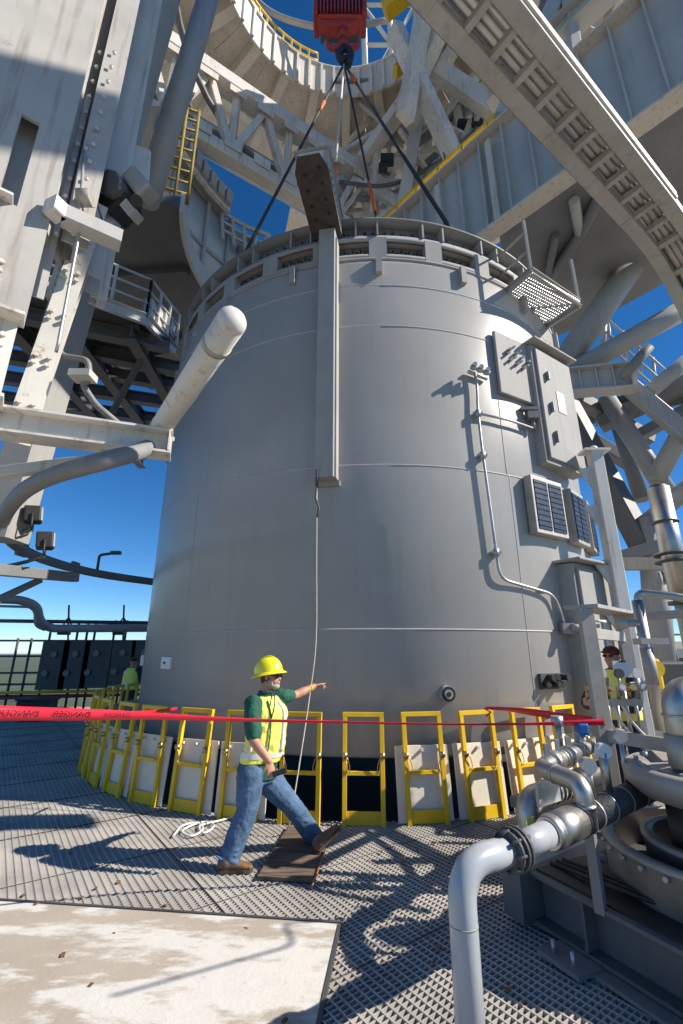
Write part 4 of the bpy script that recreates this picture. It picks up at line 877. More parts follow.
# ================================================================== LADDER-FRAME TRAY upper right (z 7)
ct_ = thing('cable_ladder', (3, 4, 7), 'wide riveted ladder-frame cable tray running overhead at the upper right', 'cable tray')
ZT = 6.75; KS = .62
l0, l1, r0, r1 = az(410, 0, ZT), az(628, 232, ZT), az(523, 0, ZT), az(672, 200, ZT)
td2 = (l1 - l0).normalized(); tn = V((td2.y, -td2.x, 0)); WT = (r0 - l0).dot(tn)
sA = l0 - td2 * 1.6; LT = (l1 - sA).length; RW = WT * .27
def tray(s_, x, z=ZT): return sA + td2 * s_ + tn * x + V((0, 0, z - ZT))
down = [(a * KS, z * KS) for a, z in ((0, 0), (.75, -.1), (1.4, -.4), (1.95, -.95), (2.25, -1.7))]
for x in (RW / 2, WT - RW / 2):
    B().bar(tray(0, x), tray(LT, x), RW, .13).build('side_rail', 'trayp', ct_)
    P_ = [tray(LT + a, x, ZT + z) for a, z in down]
    rings = []
    for i, p in enumerate(P_):
        t = (P_[min(i + 1, 4)] - P_[max(i - 1, 0)]).normalized(); u = tn.cross(t).normalized()
        rings.append([p + tn * (RW / 2 * i1) + u * (.06 * j1) for i1, j1 in ((-1, -1), (1, -1), (1, 1), (-1, 1))])
    b = B(); b.loft(rings); b.sm = [False] * len(b.sm); b.build('curved_rail', 'trayp', ct_)
k = 0; s_ = .12
while s_ < LT + .2:
    B().box(tray(s_, WT / 2, ZT - .01), (.055, WT - 2 * RW + .01, .07), (td2, tn, ZZ)).build('rung', 'trayp', ct_); s_ += .33; k += 1
for i in range(1, 5):
    a, z = down[i]; a0, z0_ = down[i - 1]; t = (td2 * (a - a0) + V((0, 0, z - z0_))).normalized()
    B().box(tray(LT + a, WT / 2, ZT + z), (.07, WT - 2 * RW, .07), (t, tn, tn.cross(t))).build('rung', 'trayp', ct_)
B().box(tray(LT / 2, WT + .011, ZT + .05), (LT, .02, .10), (td2, tn, ZZ)).build('side_plate', 'white', ct_)
for x, r_ in ((RW + .05, .05), (WT / 2, .055), (WT - RW - .05, .045)):
    B().tube([tray(0, x, ZT + .1), tray(LT, x, ZT + .1)] + [tray(LT + a, x, ZT + z + .08) for a, z in down[1:]], r_, 12).build('duct', 'steel', ct_)
B().box(tray(LT / 2, WT / 2, ZT + .115), (LT, WT - 2 * RW + .02, .012), (td2, tn, ZZ)).build('cover_sheet', 'steel', ct_)
B().box(tray(LT / 2, -.008, ZT + .04), (LT, .012, .14), (td2, tn, ZZ)).build('side_plate', 'dgrey', ct_)
b = B()
for i in range(int(LT / .1)):
    for x in (.02, RW - .02, WT - RW + .02, WT - .02): p = tray(i * .1, x, ZT - .064); b.cyl(p, p - V((0, 0, .007)), .006, n=6)
b.build('rivets', 'trayp', ct_, 'stuff')
for s_ in (LT * .35, LT * .66, LT * .97): B().box(tray(s_, WT / 2, ZT + .02), (.02, WT + .06, .27), (td2, tn, ZZ)).build('joint_plate', 'alu', ct_) if False else B().box(tray(s_, RW / 2, ZT - .069), (.16, RW - .01, .008), (td2, tn, ZZ)).build('joint_plate', 'trayp', ct_)

# ================================================================== RIGHT TOWER
rt = thing('right_tower', (8, 12, 6), 'grey tubular steel tower with inclined legs to the right of the tank', 'tower')
def rm(*a, **k): return mem(*a, parent=rt, **k)
rm(562, 366, 12.4, 652, 236, 12.0, .82, 'grey', 'round_brace', tube=True)
rm(560, 378, 12.4, 705, 298, 10.5, .58, 'grey', 'round_brace', tube=True)
p, q = at(556, 384, 12), at(638, 377, 11.0); B().ibeam(p, q, .78, .5, .05, .03).build('stiffened_beam', 'blueg', rt)
for i in range(5): c = p.lerp(q, .12 + i * .2); B().box(c, (.03, .46, .68), ((q - p).normalized(), (q - p).normalized().cross(ZZ), ZZ)).build('stiffener', 'blueg', rt)
rm(622, 378, 10.8, 650, 346, 10.3, .26, 'dgrey', 'capped_stub', tube=True)
rm(612, 372, 11.6, 690, 438, 11.0, .4, 'grey', 'beam'); rm(600, 425, 13.2, 700, 378, 11.4, .55, 'dgrey', 'beam', ht=.4); rm(640, 435, 12.8, 705, 400, 11.8, .4, 'dgrey', 'beam', ht=.3); rm(580, 400, 13, 650, 440, 13.6, .4, 'dgrey', 'beam')
rm(568, 405, 12.8, 664, 585, 11.2, .5, 'deep', 'leg', ht=.5); rm(606, 398, 12.8, 672, 500, 11.8, .5, 'grey', 'leg', tube=True); rm(612, 405, 14, 642, 500, 13.5, .45, 'dgrey', 'leg', tube=True)
rm(700, 400, 11, 655, 480, 11.8, .5, 'grey', 'brace', tube=True); rm(700, 478, 10.5, 650, 520, 11.6, .45, 'grey', 'brace', tube=True); rm(700, 350, 10.8, 640, 400, 11.4, .4, 'grey', 'brace', tube=True)
rm(560, 420, 14.5, 640, 470, 14.5, .4, 'dgrey', 'beam'); rm(612, 560, 11.5, 660, 546, 11, .3, 'dgrey', 'beam'); rm(620, 564, 11.2, 690, 564, 10, .3, 'grey', 'beam'); rm(650, 520, 11.4, 664, 700, 11, .6, 'grey', 'leg', tube=True)
B().box((at(600, 412, 14.2) + at(683, 392, 12)) / 2, (5, 1.6, .15), ((at(683, 392, 12) - at(600, 412, 14.2)).normalized(), V((0, 1, 0)), ZZ)).build('deck', 'dark', rt)
sp_ = thing('stair_rail', tuple(at(640, 350, 14)), 'blue-grey stair rails climbing behind the right tower', 'stair rail')
for dy in (0, 14, 26): B().tube([at(606, 318 + dy, 15), at(690, 392 + dy, 14)], .05, 6).build('rail', 'blueg', sp_)
for i in range(6): x = 608 + i * 15; yb = 320 + i * 13.2; B().tube([at(x, yb - 2, 15 - i * .18), at(x + 3, yb + 26, 15 - i * .18)], .05, 6).build('post', 'blueg', sp_)
for i in range(7): x = 578 + i * 9; B().tube([at(x, 404 + i * 5.5, 14.6), at(x + 1, 416 + i * 5.5, 14.6)], .04, 6).build('post', 'blueg', sp_)
B().tube([at(576, 403, 14.6), at(640, 440, 14.6)], .05, 6).build('rail', 'blueg', sp_); B().tube([at(605, 318, 15.2), at(603, 346, 15.2)], .1, 6).build('post', 'blueg', sp_); B().tube([at(585, 360, 15.2), at(612, 340, 15.2)], .06, 6).build('rail', 'blueg', sp_)
# white post with lugs
wp = thing('white_post', (4.25, 7.0, 0), 'slender white post with triangular lugs at the right of the tank', 'post')
B().bar((4.22, 7.0, 0), (4.22, 7.0, 5.0), .19, .19).build('shaft', 'white', wp); B().box((4.22, 7.0, 5.02), (.42, .26, .04)).build('cap_plate', 'white', wp)
for z in (4.75, 4.1, 3.2, 2.5):
    b = B(); b.add([(4.13, 7.0 + y, z) for y in (-.015, .015)] + [(4.13, 7.0 + y, z - .45) for y in (-.015, .015)] + [(3.9, 7.0 + y, z - .05) for y in (-.015, .015)], [(0, 2, 4), (1, 5, 3), (0, 1, 3, 2), (2, 3, 5, 4), (4, 5, 1, 0)]); b.build('lug', 'white', wp)
B().ball((4.22, 7.0, 5.06), .07).build('cap_eye', 'white', wp)
# stainless riser
rs = thing('steel_riser', (5.88, 7.98, 0), 'shiny stainless riser pipe with dark collars beside the right tower', 'pipe')
B().cyl((5.88, 7.98, 2.73), (5.88, 7.98, 4.73), .18, n=24).build('cladding', 'steel', rs); B().cyl((5.88, 7.98, 4.71), (5.88, 7.98, 4.78), .13, n=20).build('cap', 'dark', rs)
for z in (4.06, 3.46, 3.33): B().cyl((5.88, 7.98, z), (5.88, 7.98, z + .03), .21 if z > 3.5 else .29, n=24).build('collar', 'dark', rs)
B().cyl((5.88, 7.98, 0), (5.88, 7.98, 3.33), .135, n=20).build('pipe', 'grey', rs)
for z in (2.6, 1.67): B().cyl((5.88, 7.98, z), (5.88, 7.98, z + .06), .22, n=20).build('flange', 'dark', rs)

# ================================================================== SKID
PZ = .82
foot = V((.575, 2.63, 0)); k1 = az(512, 850, PZ); k2 = az(640, 792, PZ); kd = (k2 - k1).normalized(); kd.z = 0; kd.normalize()
el = V((foot.x, foot.y, PZ))
gp = thing('grey_pipe', tuple(foot), 'glossy grey elbow pipe rising from the deck in the right foreground', 'pipe')
B().tube(fillet([foot + V((0, 0, -.3)), el, k1], .2, 12), .067, 24).build('elbow_pipe', 'pipe', gp)
B().cyl(foot + V((0, 0, .58)), foot + V((0, 0, .586)), 0.0685, n=24).build('weld_band', 'grey', gp)
for s_, r_, m_ in ((-.035, .094, 'dark'), (.0, .104, 'dark'), (.035, .104, 'dark')): B().cyl(k1 + kd * (s_ - .009), k1 + kd * (s_ + .009), r_, n=28).build('flange', m_, gp)
b = B()
for i in range(8): a = i * math.pi / 4; o_ = (kd.cross(ZZ) * math.cos(a) + ZZ * math.sin(a)) * .088; b.cyl(k1 + o_ - kd * .07, k1 + o_ + kd * .07, .011, n=6)
b.build('flange_bolts', 'dark', gp, 'stuff')
B().cyl(k1 + kd * .04, k1 + kd * .40, .067, n=24).build('spool', 'pipe', gp); B().cyl(k1 + kd * .36, k1 + kd * .42, .080, .092, 24).build('reducer_ring', 'steel', gp)
B().cyl(k1 + kd * .42, k1 + kd * .70, .092, n=24).build('sleeve', 'steel', gp); B().cyl(k1 + kd * .70, k1 + kd * .80, .096, .086, 24).build('sleeve_end', 'lag', gp)
B().cyl(k1 + kd * .78, k1 + kd * 2.7, .086, n=24).build('lagged_pipe', 'lag', gp)
for s_ in (.9, 1.1, 1.35, 1.6): B().cyl(k1 + kd * s_, k1 + kd * (s_ + .015), .0885, n=24).build('lag_band', 'galv', gp)
B().box(k1 + kd * .85 + V((0, 0, -.3)), (.04, .06, .42), (kd, kd.cross(ZZ), ZZ)).build('support', 'dgrey', gp)
# second pipe behind
m0 = az(528, 800, .55); m1 = az(625, 763, .55); md_ = (m1 - m0); md_.z = 0; md_.normalize()
p2 = thing('lagged_pipe', tuple(m0), 'black insulated pipe with silver elbow and yellow sticker behind the grey pipe', 'pipe')
B().tube(fillet([m0 + V((0, 0, -.55)) - md_ * .02, m0 - md_ * .02, m0 + md_ * .4], .16, 10), .105, 20).build('silver_elbow', 'steel', p2)
B().cyl(m0 + md_ * .38, m0 + md_ * 3, .11, n=24).build('insulation', 'lag', p2)
for s_ in (.3, .42, .5, .6): B().cyl(m0 + md_ * s_, m0 + md_ * (s_ + .03), .114, n=24).build('foil_band', 'steel', p2)
st = m0 + V((-.0, -.12, -.12)); B().box(st - md_ * .1 + V((0, -.02, 0)), (.12, .012, .08), (md_, md_.cross(ZZ), ZZ)).build('sticker', 'vest', p2)
# stainless bend
n0 = az(600, 742, 1.02); n1 = az(540, 768, 1.02); n2 = az(582, 784, 1.02); n3 = V((n2.x, n2.y, .78))
p3 = thing('stainless_bend', tuple(n1), 'bright stainless pipe bend dropping onto the grey pipe run', 'pipe')
B().tube(fillet([n0 + (n0 - n1) * .5, n1, n2, n3], .085, 10), .058, 20).build('bend_pipe', 'steel', p3)
dd = (n2 - n1).normalized(); d0 = (n0 - n1).normalized()
for p_, d_ in ((n1.lerp(n2, .42), dd), (n1 + d0 * .2, d0), (n1 + d0 * .42, d0), (n1 + d0 * .6, d0), (V((n2.x, n2.y, .9)), ZZ)): B().cyl(p_ - d_ * .012, p_ + d_ * .012, .064, n=20).build('band', 'steel', p3)
for s_ in (.25, .5, .8):
    c = n1 + d0 * s_; B().cyl(c - d0 * .05, c + d0 * .05, .078, n=16).build('valve_body', 'steel', p3)
c = n1 + d0 * .95; B().cyl(c, c + V((0, 0, .12)), .025, n=10).build('valve_stem', 'galv', p3); B().box(c + V((0, 0, .16)), (.10, .10, .10)).build('actuator', 'blue', p3, bevel=.02)
B().cyl(c + V((-.2, 0, .0)), c + V((-.2, 0, .2)), .025, n=10).cyl(c + V((-.2, 0, .18)), c + V((-.2, 0, .26)), .05, n=12).build('gauge_stem', 'galv', p3)
# aluminium frame
af = thing('aluminium_frame', (2.28, 4.36, .4), 'tall bare aluminium equipment frame standing on the skid', 'frame')
f1, f2 = V((2.28, 4.36, 0)), V((3.28, 5.5, 0)); f3 = f1 + V((.75, -1.35, 0)); f4 = f2 + V((.8, -1.3, 0))
for p_, t_ in ((f1, 2.2), (f2, 2.25), (f4, 2.2)): B().bar(p_ + V((0, 0, .32)), p_ + V((0, 0, t_)), .13, .07, V((0, 1, 0))).build('post', 'alu', af)
B().bar(f1 + V((-.04, 0, 2.22)), f2 + V((0, 0, 2.25)), .3, .035).build('top_shelf', 'alu', af); B().bar(f2 + V((0, 0, 2.2)), f4 + V((0, 0, 2.2)), .16, .08).build('top_rail', 'alu', af)
B().bar(f1 + V((.03, 0, 1.98)), f2 + V((0, 0, 1.98)), .04, .1).build('cross_rail', 'alu', af); B().bar(f1 + V((.03, -.02, 1.12)), f3 + V((0, 0, 1.12)), .05, .10).build('cross_rail', 'alu', af); B().bar(f1 + V((.05, .05, .42)), f3 + V((.3, .3, .42)), .05, .08).build('cross_rail', 'alu', af)
# gauge manifold
gm = thing('gauge_manifold', tuple(at(615, 705, 4.6)), 'cluster of small valves, gauges and white hoses on the aluminium frame', 'manifold')
c = at(612, 702, 4.7)
B().box(c, (.5, .1, .06)).build('manifold_bar', 'steel', gm)
for i in range(6):
    p_ = c + V((-.24 + i * .1, -.02, .02)); B().cyl(p_, p_ + V((0, -.02, .1 + .05 * (i % 3))), .02, n=8).cyl(p_ + V((0, -.02, .10)), p_ + V((.0, -.1, .12)), .03, n=8).build('valve', 'galv' if i % 2 else 'brass', gm)
for i in range(3): p_ = c + V((-.1 + i * .17, -.06, .26)); B().cyl(p_, p_ + V((0, -.03, 0)), .045, n=14).build('gauge', 'dark' if i % 2 else 'hose', gm); B().cyl(p_ + V((0, 0, -.2)), p_, .012, n=6).build('stem', 'steel', gm)
for i in range(3): B().tube(spline([c + V((-.1 + .08 * i, -.03, 0)), c + V((-.08 + .1 * i, -.05, -.15)), c + V((.05 + .12 * i, -.02, -.32)), c + V((.3 + .12 * i, 0, -.38))], 6), .012, 8).build('hose', 'hose', gm)
B().box(c + V((.28, -.03, .16)), (.16, .01, .07), (V((1, 0, .1)).normalized(), V((0, .6, -.8)), V((0, .8, .6)))).build('tag_card', 'white', gm)
[B().cyl(tp(26.8 + i * .8, TR - .01, 1.40 + (i % 2) * .09), tp(26.5 + i * .8, TR + .12 + .03 * (i % 3), 1.40 + (i % 2) * .09), .04, n=10).build('coupler', 'black', tank) for i in range(6)]
B().box(tp(28.8, TR + .02, 1.44), (.5, .04, .2), (tp(118.8, 1, 0) - TC, tp(28.8, 1, 0) - TC, ZZ)).build('coupler_plate', 'dark', tank)
# vessel with ring tray
vs_ = thing('round_vessel', (2.62, 3.5, .3), 'dark round vessel with stainless collar and ring trays at the right edge', 'vessel'); vc = V((2.62, 3.5, 0))
for r_, z0_, z1_, m_ in ((.80, .36, .60, 'alu'), (.55, .36, .62, 'alu')):
    B().lathe([(r_ - .012, z0_), (r_ - .012, z1_ - .02), (r_ - .06, z1_), (r_ + .015, z1_), (r_ + .015, z1_ - .03), (r_, z1_ - .03), (r_, z0_), (r_ - .012, z0_)], vc, 64, sharp=True).build('ring_tray', m_, vs_)
B().cyl(vc + V((0, 0, .34)), vc + V((0, 0, .36)), .80, n=48).build('tray_floor', 'dark', vs_)
B().cyl(vc + V((0, 0, .36)), vc + V((0, 0, .92)), .40, n=12).build('shell', 'lag', vs_)
B().lathe([(.0, .84), (.42, .84), (.54, .87), (.61, .94), (.62, 1.03), (.57, 1.06), (.46, 1.01), (.3, 1.04), (0, 1.04)], vc, 48).build('collar', 'alu', vs_)
a_ = R(-38); pv = vc + V((math.sin(a_) * .795, -math.cos(a_) * .795, .47)); B().box(pv + V((-.0, -.02, 0)), (.16, .012, .09), (V((math.cos(a_), math.sin(a_), 0)), V((-math.sin(a_), math.cos(a_), 0)), ZZ)).build('data_plate', 'panel', vs_)
a_ = R(-10); pv = vc + V((math.sin(a_) * .82, -math.cos(a_) * .82, .5)); B().tube(spline([pv + V((-.1, .0, .04)), pv + V((-.06, -.02, .0)), pv + V((0, -.02, -.03)), pv + V((.2, 0, -.05))], 5), .012, 8).build('bent_handle', 'black', vs_)
sc = V((2.36, 3.48, -.12))
B().tube(fillet([sc + V((0, 0, 1.1)), sc + V((.01, 0, 1.66)), sc + V((.6, .15, 1.68))], .13, 8), .098, 24).build('neck_pipe', 'steel', vs_); B().cyl(sc + V((0, 0, 1.08)), sc + V((0, 0, 1.2)), .07, n=20).build('neck_base', 'alu', vs_); B().cyl(sc + V((0, 0, 1.18)), sc + V((0, 0, 1.38)), .112, n=24).build('neck_sleeve', 'alu', vs_)
for z in (1.5, 1.34): B().cyl(sc + V((0, 0, z)), sc + V((0, 0, z + .015)), .102, n=24).build('band', 'steel', vs_)
v2 = V((2.62, 4.1, 0)); B().cyl(v2 + V((0, 0, 1.2)), v2 + V((0, 0, 2.25)), .045, n=14).build('riser', 'steel', vs_); B().cyl(v2 + V((0, 0, 1.55)), v2 + V((0, 0, 1.85)), .05, n=14).build('riser_valve', 'alu', vs_)
B().cyl(v2 + V((-.16, 0, 2.05)), v2 + V((0, 0, 2.05)), .03, n=10).ball(v2 + V((-.16, 0, 2.05)), .045).build('valve_knob', 'alu', vs_); B().box(v2 + V((.05, 0, 1.9)), (.24, .12, .05)).build('clamp', 'alu', vs_)
B().tube(fillet([v2 + V((0, 0, 2.2)), v2 + V((0.02, 0, 2.32)), v2 + V((.3, -.15, 2.26)), v2 + V((.7, -.4, 2.0))], .1, 6), .035, 12).build('over_pipe', 'steel', vs_)
# skid base
sk = thing('equipment_skid', (2.2, 3.3, 0), 'dark welded steel skid base under the vessel and pipes', 'skid')
sd = V((.43, -.9, 0)).normalized(); sn = V((sd.y, -sd.x, 0)); h0 = V((1.42, 3.85, 0))
if sn.x < 0: sn = -sn
h1 = h0 + sd * 2.2
B().ibeam(h0 + V((0, 0, .19)), h1 + V((0, 0, .19)), .30, .22, .022, .016).build('beam', 'skidp', sk); B().ibeam(h0 + sn * 1.7 + V((0, 0, .19)), h1 + sn * 1.7 + V((0, 0, .19)), .30, .22, .022, .016).build('beam', 'skidp', sk)
B().box(h0 - sd * .1 + sn * .8 + V((0, 0, .19)), (.18, 2.0, .298), (sd, sn, ZZ)).build('beam', 'skidp', sk)
B().box(h0 + sd * .35 - sn * .22 + V((0, 0, .03)), (.3, .2, .025), (sd, sn, ZZ)).build('foot_plate', 'dgrey', sk); B().box(h0 + sd * 1.1 - sn * .12 + V((0, 0, .02)), (1.5, .16, .02), (sd, sn, ZZ)).build('foot_plate', 'dgrey', sk)
for x in (.28, .42): B().cyl(h0 + sd * x - sn * .26 + V((0, 0, .03)), h0 + sd * x - sn * .26 + V((0, 0, .11)), .012, n=8).build('anchor_bolt', 'galv', sk)
B().box(h0 + sd * .4 - sn * .06 + V((0, 0, .19)), (.02, .1, .25), (sd, sn, ZZ)).build('web_stiffener', 'skidp', sk)
B().box(h0 + sd * 1.1 + sn * .9 + V((0, 0, .346)), (2.2, 1.9, .012), (sd, sn, ZZ)).build('rubber_mat', 'black', sk)
for i in range(7): B().box(h0 + sd * (1.0 + i * .05) + sn * .14 + V((0, 0, .3535)), (.034, .022, .002), (sd, sn, ZZ)).build('print_mark', 'white', sk)
B().box(az(590, 868, .28), (.7, .12, .1), (AX, BX, ZZ)).build('cross_member', 'grey', sk); B().box(az(560, 855, .3), (.9, .1, .08), (AX, BX, ZZ)).build('cross_member', 'grey', sk)
B().cyl(az(601, 868, .3), az(601, 868, .3) + AX * .06, .075, n=18).build('end_disc', 'dgrey', sk)
B().box(az(600, 795, .3), (2.0, .9, .1), (AX, BX, ZZ)).build('pipe_tray', 'dgrey', sk)
for i in range(16):
    a_ = R(-120 + i * 11); p_ = vc + V((math.sin(a_) * .80, -math.cos(a_) * .80, .55)); B().cyl(p_, p_ + V((math.sin(a_) * .03, -math.cos(a_) * .03, 0)), .016, n=6).build('ring_bolt', 'galv', vs_)
for i in range(12):
    a_ = R(-150 + i * 22); p_ = vc + V((math.sin(a_) * .52, -math.cos(a_) * .52, 1.02)); B().cyl(p_, p_ + V((0, 0, .05)), .018, n=6).build('collar_bolt', 'galv', vs_)
for i, (s0_, r_) in enumerate(((.95, .018), (1.2, .022), (1.5, .016))):
    c = k1 + kd * s0_; B().cyl(c + V((0, 0, .08)), c + V((0, 0, .26 + .06 * i)), r_, n=10).build('tapping', 'steel', gp); B().cyl(c + V((0, -.02, .27 + .06 * i)), c + V((0, .03, .27 + .06 * i)), .05, n=14).build('gauge', 'hose' if i == 1 else 'galv', gp)
for i in range(3):
    p_ = h0 + sn * (.1 + .06 * i) + V((0, 0, .36)); B().tube(spline([p_, p_ + sd * .5 + V((0, 0, .03)), p_ + sd * 1.0 + sn * (.1 - .04 * i) + V((0, 0, .02)), p_ + sd * 1.9 + V((0, 0, .02))], 6), .014, 8).build('cable', 'black', sk)
B().box(az(575, 815, .42), (.9, .14, .1), (AX, BX, ZZ)).build('pipe_shoe', 'galv', sk); B().box(az(630, 812, .5), (.25, .2, .22), (AX, BX, ZZ)).build('terminal_box', 'galv', sk); B().box(az(548, 792, .62), (.34, .03, .18), (AX, BX, ZZ)).build('guard_plate', 'galv', sk)
for i in range(4): c = n1 + d0 * (.15 + i * .22); B().box(c + V((0, 0, .1)), (.03, .03, .08)).build('pipe_lug', 'galv', p3)
for i in range(5): p_ = at(604 + i * 9, 742 - i * 3, 5.1); B().cyl(p_, p_ + V((0, 0, .3 + .1 * (i % 2))), .02, n=8).build('impulse_line', 'steel', gm)
# unseen cabinet added beyond the right edge to shade the deck
ek = thing('shade_cabinet', (4.4, 2.9, 0), 'unseen grey cabinet added beyond the right edge to cast shade on the deck', 'cabinet')
B().box((4.3, 2.7, 1.05), (1.0, 1.1, 1.7)).build('body', 'grey', ek, bevel=.02); B().box((4.3, 2.142, 1.05), (.9, .02, 1.5)).build('door', 'grey', ek); B().box((4.05, 2.12, 1.2), (.03, .03, .3)).build('handle', 'dark', ek)
B().box((4.3, 2.7, .1), (1.1, 1.2, .2)).build('plinth', 'dark', ek)

B().tube(fillet([(4.1, 3.15, 1.85), (4.1, 3.15, 3.0), (4.04, 3.4, 3.0), (3.6, 3.35, 3.0), (3.7, 3.1, 3.0), (2.75, 2.64, 3.0)], .08, 5), .011, 8).build('shadow_rod', 'dgrey', ek)  # unseen bent rod added to throw a thin shadow across the slab
t = thing('white_sheet', tuple(at(622, 668, 5.0)), 'white sheet on the aluminium frame in front of the worker in the cap', 'sheet'); p_ = at(623, 669, 5.0); B().box(p_, (.2, .015, .16)).build('sheet', 'hose', t); B().box(p_ + V((0, -.01, .075)), (.06, .01, .02)).build('clip', 'dark', t)
# ================================================================== BACKGROUND: left deck edge, right deck edge
fe = thing('edge_screen', tuple(at(75, 690, 16)), 'dark panelled screen on the far left deck edge with round fittings', 'screen')
for (x0, x1, y0_, y1_) in ((42, 63, 641, 690), (63.5, 84, 641, 689), (84.5, 105, 640.5, 688), (112, 131, 640, 686), (131.5, 155, 640, 685)):
    a, c = at(x0 + 2, y0_, 16), at(x1, y1_, 16); b = B(); b.box(((a.x + c.x) / 2, 16, (a.z + c.z) / 2), (c.x - a.x, .06, a.z - c.z)); pn = b.build('panel', 'dark', fe)
    p_ = V(((a.x + c.x) / 2, 15.96, c.z + (a.z - c.z) * .72))
    for q_ in (p_, p_ + V((-.2, 0, -.6))): B().cyl(q_, q_ - V((0, .06, 0)), .10, n=14).build('fitting', 'dgrey', pn)
er = thing('edge_railing', tuple(at(20, 700, 16.2)), 'dark tubular railing along the far left deck edge', 'railing')
for y in (641, 656, 672, 683, 694): B().tube([at(-60, y + (y - 650) * .06, 16.3), at(165, y, 16.3)], .035, 6).build('rail', 'dark', er)
B().tube([at(-60, 694, 16.1), at(150, 690, 16.1)], .05, 6).build('toe_rail', 'yellow', er); B().tube([at(-60, 700, 16.05), at(150, 694, 16.05)], .05, 6).build('toe_rail', mat('dull_red_pipe', (.25, .03, .03)), er)
for x in (-20, 8, 22, 40, 68, 78, 86, 106, 118): p_ = at(x, 690, 16.25); B().tube([(p_.x, p_.y, 0), (p_.x, p_.y, 2.9 if x > 30 else 2.3)], .04, 6).build('post', 'dark', er)
bpip = thing('overhead_pipe', tuple(at(40, 625, 15.5)), 'grey pipe with a down bend above the far left screen', 'pipe')
B().tube(fillet([at(-60, 597, 13), at(22, 600, 14), at(37, 606, 14.3), at(40, 622, 14.6), at(50, 628.5, 15), at(155, 628, 15.4)], .35, 6), .13, 12).build('pipe', 'grey', bpip)
B().tube([at(-60, 620, 15.3), at(155, 623, 15.6)], .06, 8).build('thin_pipe', 'dark', bpip); B().tube(fillet([at(-40, 605, 14.5), at(30, 607, 14.5), at(35, 612, 14.5), at(35, 626, 14.5), at(45, 630, 14.7)], .2), .04, 8).build('thin_pipe', 'grey', bpip)
for i, (x, lab) in enumerate(((66, 'small hanging work lamp above the middle of the left screen'), (121, 'small work lamp beside the tank above the left screen'))):
    t = thing('work_lamp', tuple(at(x, 632, 15.5)), lab, 'lamp', 'work lamps above the left screen')
    B().tube([at(x + 3, 605, 15.5), at(x + 2, 640, 15.5)], .03, 6).build('stem', 'dark', t); B().tube(spline([at(x + 6, 628, 15.5), at(x + 3, 618, 15.5), at(x - 2, 624, 15.5), at(x - 3, 630, 15.5)], 5), .025, 6).build('hoop', 'dark', t); B().box(at(x - 2, 633, 15.5), (.34, .2, .12)).build('head', 'black', t)
pk = thing('dark_crate', tuple(at(38, 700, 14)), 'low dark crate on the deck at the foot of the left screen', 'crate'); cc = at(38, 700, 14); B().box((cc.x, cc.y, .28), (.9, .5, .5)).build('body', 'black', pk, bevel=.03); B().box((cc.x, cc.y, .56), (.95, .55, .06)).build('lid', 'black', pk)
# right background
rb = thing('distant_shed', (8, 16, 1), 'pale low shed roof and railing seen between the frame posts at the right', 'shed')
p_ = at(660, 640, 15); B().box((p_.x, 15, 1.9), (8, 1.0, .5)).build('fascia', 'panel', rb); B().box((p_.x, 15.4, 1.0), (8, .4, 1.5)).build('wall', 'dgrey', rb)
for i in range(6): B().tube([(p_.x - 3 + i, 14.4, 0), (p_.x - 3 + i, 14.4, 2.35)], .03, 6).build('rail_post', 'dark', rb)
B().tube([(p_.x - 4, 14.4, 2.35), (p_.x + 4, 14.4, 2.35)], .03, 6).build('rail', 'dark', rb)
yv = thing('yellow_valve', tuple(at(645, 680, 7.6)), 'yellow valve block on a dark machine behind the right worker', 'valve'); c = at(648, 675, 7.6)
B().box(c, (.3, .3, .5)).build('body', 'yellow', yv, bevel=.05); B().cyl(c + V((0, -.15, .1)), c + V((0, -.25, .1)), .12, n=14).build('wheel', 'yellow', yv); B().box(c + V((.5, .2, -.1)), (1.0, .5, .6)).build('machine', 'dark', yv, bevel=.04); B().box(c + V((.3, .2, -.75)), (1.6, .6, .5)).build('plinth', 'alu', yv)


# ------------------------------------------------------------------ air
hz = B(); hz.box((0, 0, -3.5), (120400, 120400, 119)); ho = hz.build('haze', 'land', None, 'stuff')
hm = bpy.data.materials.new('air'); hm.use_nodes = True; hn = hm.node_tree; hn.nodes.clear(); vo = hn.nodes.new('ShaderNodeVolumePrincipled'); oo = hn.nodes.new('ShaderNodeOutputMaterial')
vo.inputs['Color'].default_value = (.75, .85, 1, 1); vo.inputs['Density'].default_value = .00001; vo.inputs['Anisotropy'].default_value = .2; hn.links.new(vo.outputs[0], oo.inputs['Volume']); ho.data.materials.clear(); ho.data.materials.append(hm)
#PEOPLE
# ================================================================== PEOPLE
WR = bpy.data.textures.new('folds', 'CLOUDS'); WR.noise_scale = .06; WR.noise_depth = 2
def remesh(name, b, m, parent, voxel=.012, smooth=4, disp=0):
    o = b.build(name, m, parent)
    md = o.modifiers.new('r', 'REMESH'); md.mode = 'VOXEL'; md.voxel_size = voxel; md.use_smooth_shade = True
    if smooth: s = o.modifiers.new('s', 'SMOOTH'); s.factor = .5; s.iterations = smooth
    if disp: d_ = o.modifiers.new('d', 'DISPLACE'); d_.texture = WR; d_.strength = disp; d_.mid_level = .5; d_.texture_coords = 'LOCAL'
    bpy.context.view_layer.update(); dg = bpy.context.evaluated_depsgraph_get()
    me = bpy.data.meshes.new_from_object(o.evaluated_get(dg)); old = o.data; o.modifiers.clear(); o.data = me; bpy.data.meshes.remove(old); me.name = name
    if not me.materials: me.materials.append(M[m])
    return o
